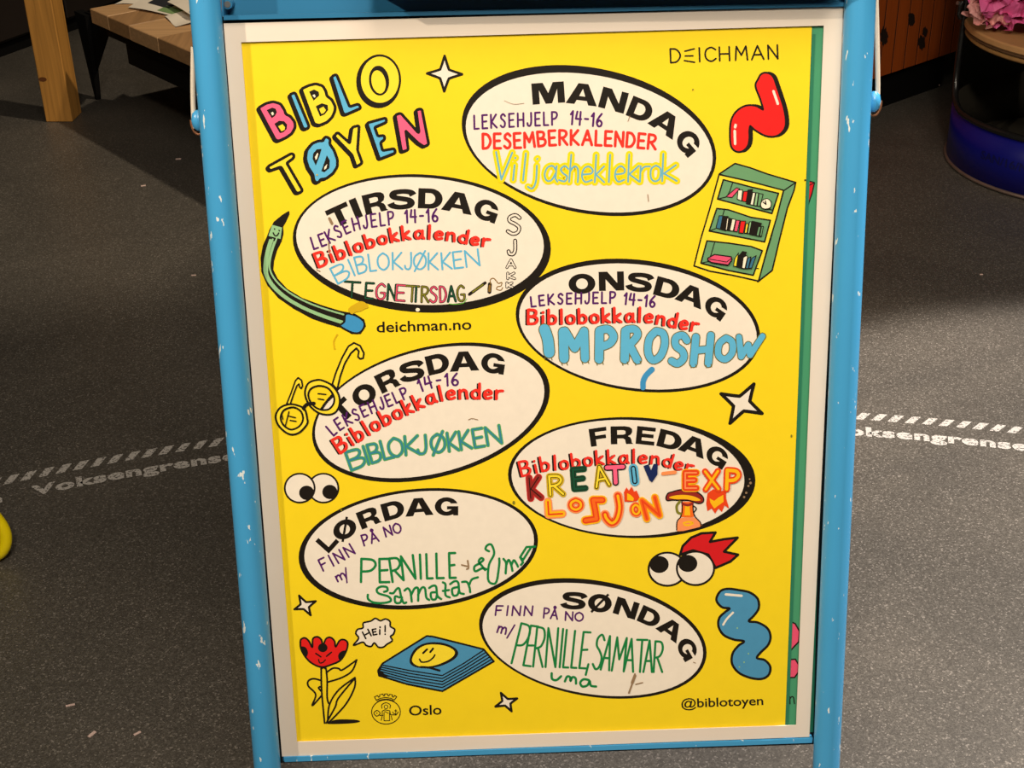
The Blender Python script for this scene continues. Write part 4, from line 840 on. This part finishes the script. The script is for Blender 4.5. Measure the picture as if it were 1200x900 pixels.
b.box(p0 + e1 * (Lb / 2 + .02) + e2 * .05 - Vector((0, 0, th + .05)), (e1, e2, Vector((0, 0, 1))), (Lb / 2 - .06, .006, .045), blackm, .002); b.build('steel_frame', bench)
fp = pt(115, 116)
for u, v in ((None, None), (.08, .46), (1.05, .06), (1.05, .46)):
    ftp = fp if u is None else Vector((p0.x, p0.y, 0)) + e1 * u + e2 * v
    if u is None:
        tp = fp + Vector((0, 0, ZBN - th - .03))
    else: tp = ftp + Vector((0, 0, ZBN - th - .03))
    b = MB(); q4 = [(1, 1), (-1, 1), (-1, -1), (1, -1)]
    b.add([ftp + e1 * (.006 * i) + e2 * (.006 * j) for i, j in q4] + [tp + e1 * (.034 * i) + e2 * (.012 * j) for i, j in q4], [(3, 2, 1, 0), (4, 5, 6, 7), (0, 1, 5, 4), (1, 2, 6, 5), (2, 3, 7, 6), (3, 0, 4, 7)], blackm)
    # gusset plate
    g0 = tp; b.add([g0 + e1 * .0 + Vector((0, 0, .0)), g0 + e1 * .16, g0 - Vector((0, 0, .17)), g0 + e2 * .006, g0 + e1 * .16 + e2 * .006, g0 - Vector((0, 0, .17)) + e2 * .006], [(0, 1, 2), (3, 5, 4), (0, 3, 4, 1), (1, 4, 5, 2), (2, 5, 3, 0)], blackm)
    b.build('leg', bench)
paper = mat('leaflet_paper', (232, 222, 206), .6, var=.05, scale=30)
def leaflet(px, zb, label, prints=(), curl=.012):
    q = [pt(x, y, ZBN + zb) for x, y in px]; N = 8; mb = MB(); vs = []
    f = lambda u, v: q[0] * ((1 - u) * (1 - v)) + q[1] * (u * (1 - v)) + q[2] * (u * v) + q[3] * ((1 - u) * v)
    hgt = lambda u, v: curl * (u * u * .6 + .15 * math.sin(6 * v + 3 * u))
    for j in range(N + 1):
        for i in range(N + 1): u, v = i / N, j / N; vs.append(f(u, v) + Vector((0, 0, hgt(u, v))))
    top = len(vs); vs += [v - Vector((0, 0, .0007)) for v in vs]
    fs = []
    for j in range(N):
        for i in range(N):
            a_ = j * (N + 1) + i; Q = [a_, a_ + 1, a_ + N + 2, a_ + N + 1]; fs += [Q, [k + top for k in Q][::-1]]
    mb.add(vs, fs, paper, True)
    for (u0, v0, u1, v1, m_) in prints:
        V = []; n_ = 4
        for j in range(n_ + 1):
            for i in range(n_ + 1):
                u = u0 + (u1 - u0) * i / n_; v = v0 + (v1 - v0) * j / n_; V.append(f(u, v) + Vector((0, 0, hgt(u, v) + .0006)))
        mb.add(V, [[j * 5 + i, j * 5 + i + 1, j * 5 + i + 6, j * 5 + i + 5] for j in range(4) for i in range(4)], m_)
    return mb.build('leaflet', None, label, 'leaflet', 'leaflets on the low bench', loc=(q[0] + q[2]) / 2)
pg_, pk_ = mat('print_green', (120, 150, 96), .6), mat('print_dark', (42, 42, 48), .6, var=.3, scale=60)
leaflet([(134, 5), (163, -6), (190, -4), (176, 4)], .001, 'plain white leaflet at the left end of the papers on the bench')
leaflet([(150, 8.5), (190, -12), (250, 10), (226, 22)], .004, 'white leaflet with green heading and dark picture on the bench', [(.08, .42, .42, .72, pg_), (.3, .16, .72, .5, pk_)])
leaflet([(193, 19), (226, 13), (245, 24), (206, 31)], .0015, 'white leaflet corner lowest on the bench, tucked under the printed leaflet')
leaflet([(196, 2), (222, -8), (250, 16), (240, 26)], .018, 'upper white folded leaflet lying against the blue tube side of the bench', [(.1, .55, .6, .8, pk_)])

# ------------------------------------------------------------------ dark cabinet, far left
dk = mat('dark_brown_laminate', (34, 25, 20), .6, var=.2, scale=10)
c0, c1 = pt(-60, 94), pt(105, 33); f1 = (c1 - c0).normalized(); f2 = Vector((-f1.y, f1.x, 0)); f2 = f2 if f2.dot(Vector((-1, .3, 0))) > 0 else -f2
dc = empty('cabinet', c0 + f1 * .6 + f2 * .2, 'dark brown low cabinet in shadow behind the pine post', 'cabinet')
b = MB(); b.box(c0 + f1 * .75 + f2 * .22 + Vector((0, 0, .36)), (f1, f2, Vector((0, 0, 1))), (.75, .2, .32), dk, .004); b.build('body', dc)
b = MB(); b.box(c0 + f1 * .75 + f2 * .22 + Vector((0, 0, .02)), (f1, f2, Vector((0, 0, 1))), (.74, .19, .02), blackm); b.build('plinth', dc)
for i in range(3):
    b = MB(); b.box(c0 + f1 * (.26 + .49 * i) + f2 * .012 + Vector((0, 0, .36)), (f1, f2, Vector((0, 0, 1))), (.24, .008, .31), dk, .003); b.build('door', dc)

# ------------------------------------------------------------------ orange-brown planked cabinet, right
ow = mat('orange_stained_wood', (176, 82, 26), .45, var=.3, scale=8, extra=x_wood(2)); owd = mat('orange_wood_worn', (36, 20, 10), .7, var=.4, scale=90)
g0, g1 = pt(1030, 127), pt(1120, 95); h1 = (g1 - g0).normalized(); h2 = Vector((-h1.y, h1.x, 0)); h2 = h2 if h2.y > 0 else -h2
oc = empty('cabinet', g0 + h1 * .1 + h2 * .2, 'orange-brown cabinet with vertical grooved planks and worn dark patches, right of the stand', 'cabinet')
def gface(px, py, off=0.0):
    o_ = g0 + h2 * off; d = ray(px, py); t = (o_ - CAM).dot(h2) / d.dot(h2); return CAM + d * t
lx = [1030.5, 1043.5, 1057.5, 1071, 1085, 1099.5, 1113.5, 1127.5]
zb_ = .095; us = [(gface(x, 90 - (x - 1027) * .33, -.02) - g0).dot(h1) for x in lx]
pitch = (us[-1] - us[0]) / 7
u = us[0] - pitch * 14; kk = 0
while u < us[-1] + pitch * 2:
    b = MB(); b.box(g0 + h1 * (u + pitch / 2) - h2 * .012 + Vector((0, 0, zb_ + .4)), (h1, h2, Vector((0, 0, 1))), (pitch / 2 - .0022, .007, .4), ow, .0003); b.build('plank', oc); u += pitch
uend = u
b = MB(); b.box(g0 + h1 * ((us[0] - pitch * 14 + uend) / 2) + h2 * .19 + Vector((0, 0, zb_ + .4)), (h1, h2, Vector((0, 0, 1))), ((uend - us[0] + pitch * 14) / 2, .2082, .399), mat('painted_groove_shade', (22, 11, 6), .8)); b.build('body', oc)  # near-black body colour paints in the shade of the plank grooves
ue = (gface(1103, 100, 0) - g0).dot(h1)
b = MB(); b.box(g0 + h1 * ((us[0] - pitch * 14 + ue) / 2) + h2 * .18 + Vector((0, 0, zb_ / 2)), (h1, h2, Vector((0, 0, 1))), ((ue - us[0] + pitch * 14) / 2, .18, zb_ / 2 - .0005), blackm); b.build('plinth', oc)
for (cx, cy, rx, ry) in ((1036, 43, 4.6, 10.5), (1068, 23, 4, 8), (1084, 38, 3.2, 6), (1080, 50, 4.2, 9)):
    P = []
    for i in range(22):
        t = -i * 2 * math.pi / 22; rr = 1 + .38 * noise.noise(Vector((cx, i * .9, 0))) + .15 * random.uniform(-1, 1); P.append(gface(cx + rx * rr * math.cos(t), cy + ry * rr * math.sin(t), -.0196))
    b = MB(); b.add([sum(P, Vector()) / 22] + P, [(0, i + 1, (i + 1) % 22 + 1) for i in range(22)], owd); b.build('worn_patch', oc)

# ------------------------------------------------------------------ armchair cut from a blue oil drum, right
drum_blue = mat('drum_blue', (9, 14, 112), .35, var=.12, scale=10, bump=.1); drum_in = mat('drum_inside', (70, 66, 58), .4, var=.2, scale=12); rubber = mat('black_trim', (24, 24, 24), .22); chrome = mat('worn_rim', (150, 130, 120), .35, metal=.7, var=.3, scale=50)
DC = Vector((1.331, 1.982, 0)); DR = .300; ZS = .128
drum = empty('drum_chair', DC, 'armchair cut from a deep blue oil drum, at the right edge of the picture', 'chair')
def cyl_wall(a0, a1, z0, z1, r, t, m, n=64, top=None):
    mb = MB(); vs = []; 
    for i in range(n + 1):
        a_ = a0 + (a1 - a0) * i / n; c, s_ = math.cos(a_), math.sin(a_)
        zt = z1 if top is None else top(a_)
        for rr, zz in ((r, z0), (r, zt), (r - t, zt), (r - t, z0)): vs.append(DC + Vector((rr * c, rr * s_, zz)))
    fs = []
    for i in range(n):
        for k in range(4): fs.append([i * 4 + k, (i + 1) * 4 + k, (i + 1) * 4 + (k + 1) % 4, i * 4 + (k + 1) % 4])
    mb.add(vs, fs, m, True); return mb
b = cyl_wall(0, 2 * math.pi, .008, ZS, DR, .002, drum_blue, 96); b.build('drum_band', drum)
b = MB(); ring_ = [DC + Vector((math.cos(i * math.pi / 48) * (DR + .001), math.sin(i * math.pi / 48) * (DR + .001), .007)) for i in range(97)]; b.tube(ring_, .0042, chrome, 8, False); b.build('bottom_rim', drum, 'worn pinkish steel rim')
A0 = R_(165); A1 = R_(-31)
b = cyl_wall(A0, A1, ZS, .62, DR, .004, drum_in, 48); b.build('drum_back', drum)
path = []
for i in range(41):                           # trim: up one edge, round the front of the opening, up the other
    pass
zc = ZS + .006; rad = .07
side = lambda ang, z: DC + Vector((math.cos(ang) * DR, math.sin(ang) * DR, z))
P = [side(A0, .62), side(A0, .50), side(A0, .38), side(A0, .28), side(A0 + .02, .215), side(A0 + .07, .17), side(A0 + .15, zc + .012), side(A0 + .27, zc + .002)]
NA = 24
for i in range(1, NA): P.append(side(A0 + .27 + (math.pi * 2 + A1 - .27 - (A0 + .27)) * i / NA, zc))
P += [side(A1 - .27, zc + .002), side(A1 - .15, zc + .012), side(A1 - .07, .17), side(A1 - .02, .215), side(A1, .28), side(A1, .38), side(A1, .5), side(A1, .62)]
b = MB(); b.tube(catmull(P, 4), .0072, rubber, 12); b.build('edge_trim', drum, 'glossy black rubber edge trim')
b = cyl_wall(0, 2 * math.pi,   .009, ZS + .001, DR - .0025, .002, drum_in, 64); b.build('drum_lining', drum)
b = MB(); n_ = 64; vs = [DC + Vector((math.cos(2 * math.pi * i / n_) * (DR - .006), math.sin(2 * math.pi * i / n_) * (DR - .006), .012)) for i in range(n_)]; b.add(vs, [list(range(n_))], drum_in); b.build('drum_floor', drum)
# seat
ply = mat('plywood', (188, 142, 92), .55, var=.15, scale=20); plye = mat('plywood_edge', (150, 112, 64), .6, var=.35, scale=90)
def disc_solid(r, z0, z1, m, n=72):
    mb = MB(); v = []
    prof = [(0, z0), (r - .003, z0), (r, z0 + .003), (r, z1 - .003), (r - .004, z1), (r * .92, z1), (0, z1)]
    for i in range(n):
        a_ = 2 * math.pi * i / n
        for rr, zz in prof: v.append(DC + Vector((rr * math.cos(a_), rr * math.sin(a_), zz)))
    k = len(prof); mb.add(v, [[i * k + j, ((i + 1) % n) * k + j, ((i + 1) % n) * k + j + 1, i * k + j + 1] for i in range(n) for j in range(k - 1)], m, False); return mb
disc_solid(DR - .006, .288, .298, plye).build('seat_underlayer', drum); disc_solid(DR - .004, .2985, .306, mat('ply_dark', (88, 62, 38), .6, var=.4, scale=90)).build('seat_core', drum)
disc_solid(DR - .002, .3065, .322, ply).build('seat', drum, 'round plywood seat with worn edge')
b = MB(); kc = side(A0, .34) - Vector((.004, .004, 0))
b.tube([kc + Vector((-.004, 0, .02)), kc + Vector((-.010, -.002, .008)), kc + Vector((-.011, -.002, -.006)), kc + Vector((-.004, 0, -.018))], .006, rubber, 10)
b.tube([kc + Vector((-.012, -.002, .016)), kc + Vector((-.018, -.004, .018))], .0045, STEEL, 10); b.build('latch', drum)
# faint lettering on the band
vt, ft = text_mesh('SAN/16/N/NET070', .02); a0t = math.atan2(*(pt(1128, 190) - DC).yx) ; b = MB(); faint = mat('faint_print', (4, 8, 70), .5)
a0t = R_(203); a1t = R_(247)
b.add([DC + Vector((math.cos(a0t + (a1t - a0t) * u_) * (DR + .0006), math.sin(a0t + (a1t - a0t) * u_) * (DR + .0006), .062 + v_ * .026)) for u_, v_ in vt], ft, faint); b.build('stencil_lettering', drum, 'faint dark lettering')

# ------------------------------------------------------------------ crumpled tissue paper on the seat
def tissue(name, label, cpx, zc_, n_sheet, size, m, seed, loc_z=.33):
    rnd = random.Random(seed); mb = MB(); c = pt(cpx[0], cpx[1], zc_)
    for s_ in range(n_sheet):
        N = 16; a_ = rnd.uniform(0, 6.28); tilt = rnd.uniform(.3, 1.25); off = Vector((rnd.uniform(-1, 1) * size * .5, rnd.uniform(-1, 1) * size * .3, rnd.uniform(-.1, .5) * size * .5))
        Mx = Matrix.Rotation(a_, 3, 'Z') @ Matrix.Rotation(tilt, 3, 'X') @ Matrix.Rotation(rnd.uniform(-.6, .6), 3, 'Y'); so = Vector((rnd.uniform(0, 90), rnd.uniform(0, 90), 0)); vs = []
        for j in range(N + 1):
            for i in range(N + 1):
                u, v = (i / N - .5) * size, (j / N - .5) * size * .8
                n1 = noise.noise(Vector((u * 28, v * 28, 0)) + so); n2 = noise.noise(Vector((u * 60, v * 60, 3)) + so)
                w_ = (abs(n1) * .06 + n2 * .022 - (u * u + v * v) * 4.0 * .7) * size / .13
                p = Mx @ Vector((u, v, w_)) + c + off
                if p.z < loc_z: p.z = loc_z + .001 + abs(n1) * .004
                vs.append(p)
        mb.add(vs, [[j * (N + 1) + i, j * (N + 1) + i + 1, (j + 1) * (N + 1) + i + 1, (j + 1) * (N + 1) + i] for j in range(N) for i in range(N)], m, False)
    o = mb.build(name, None, label, 'paper', loc=(c.x, c.y, loc_z)); return o
tp_ = mat('pale_pink_tissue', (226, 160, 156), .6, var=.1, scale=20); tk_ = mat('bright_pink_tissue', (224, 96, 158), .6, var=.12, scale=20)
tissue('tissue_paper', 'crumpled pale pink tissue paper on the left of the drum chair seat', (1157, 16), .36, 8, .085, tp_, 3)
tissue('tissue_paper', 'crumpled bright pink tissue paper on the drum chair seat, at the right', (1216, 4), .385, 9, .125, tk_, 5)

# ------------------------------------------------------------------ yellow tubular chair at the left edge
yp = mat('yellow_enamel', (250, 222, 10), .3, var=.08, scale=60)
yc0 = pt(6, 652, .011)
yc = empty('yellow_chair', Vector((yc0.x - .2, yc0.y, 0)), 'bright yellow tubular steel chair, only its rounded frame corner in view at left', 'chair')
k0 = yc0 + Vector((-.002, 0, 0))
for dyy in (0, -.40) if False else (0,):
    base_ = [k0 + Vector((-.42, -.02, 0)), k0 + Vector((-.2, -.012, 0)), k0 + Vector((-.05, -.004, 0)), k0 + Vector((-.02, 0, 0)), k0 + Vector((-.004, .004, .006)), k0 + Vector((.003, .010, .02)), k0 + Vector((.0, .016, .04)), k0 + Vector((-.02, .022, .075)), k0 + Vector((-.07, .035, .16)), k0 + Vector((-.17, .06, .34)), k0 + Vector((-.22, .07, .43))]
    b = MB(); b.tube(catmull(base_, 5), .0095, yp, 16); b.build('sled_frame', yc)
b = MB(); b.tube([k0 + Vector((-.42, -.02, 0)), k0 + Vector((-.47, .06, .22)), k0 + Vector((-.48, .08, .43))], .0095, yp, 14); b.build('front_leg', yc)
b = MB(); b.box(k0 + Vector((-.36, .26, .445)), ((1, 0, 0), (0, 1, 0), (0, 0, 1)), (.19, .2, .012), yp, .008); b.build('seat', yc)
base2 = [p + Vector((0, .40, 0)) for p in base_]
b = MB(); b.tube(catmull([base_[0] + Vector((0, 0, 0)), base_[0] + Vector((-.02, .2, 0)), base2[0]], 4), .0095, yp, 12); b.build('cross_tube', yc)

# ------------------------------------------------------------------ bits on the floor
peb = mat('pale_grit', (214, 186, 176), .6)
def crumb(px, py, r, label):
    c = pt(px, py) + Vector((0, 0, r * .8)); mb = MB(); vs = []; n_ = 8; m_ = 5
    for j in range(m_ + 1):
        for i in range(n_):
            t = math.pi * j / m_; a_ = 2 * math.pi * i / n_; d = Vector((math.sin(t) * math.cos(a_), math.sin(t) * math.sin(a_), math.cos(t) * .8))
            vs.append(c + d * r * (1 + .25 * noise.noise(d * 2 + Vector((px, py, 0)))))
    mb.add(vs, [[j * n_ + i, j * n_ + (i + 1) % n_, (j + 1) * n_ + (i + 1) % n_, (j + 1) * n_ + i] for j in range(m_) for i in range(n_)], peb, True)
    mb.build('crumb', None, label, 'crumb', loc=(c.x, c.y, 0))
crumb(1098.5, 101.5, .0062, 'round pale crumb on the floor between orange cabinet and drum chair')
def fleck(px, py, L, w_, ang, label):
    c = pt(px, py); d = Vector((math.cos(ang), math.sin(ang), 0)); n_ = Vector((-d.y, d.x, 0)); mb = MB()
    mb.box(c + Vector((0, 0, .0008)), (d, n_, Vector((0, 0, 1))), (L / 2, w_ / 2, .0007), peb, .0002); mb.build('paper_scrap', None, label, 'scrap', loc=(c.x, c.y, 0))
for args in ((209, 186.5, .013, .005, .1, 'pale scrap on the floor just left of the stand, below the bench'), (168, 218, .011, .006, .3, 'small pale scrap on the dark floor below the bench'), (227, 323, .010, .003, 0, 'tiny pale scrap on the floor beside the left blue tube'),
             (82.5, 827, .011, .0026, .25, 'thin white scrap on the floor near the lower left corner'), (108, 861, .011, .004, 1.0, 'hooked white scrap on the floor at the lower left'), (1150, 322, .006, .003, 0, 'bright tiny scrap on the floor below the drum chair'),
             (161, 860, .009, .003, .7, 'faint pale scrap on the floor by the foot of the left tube')): fleck(*args)
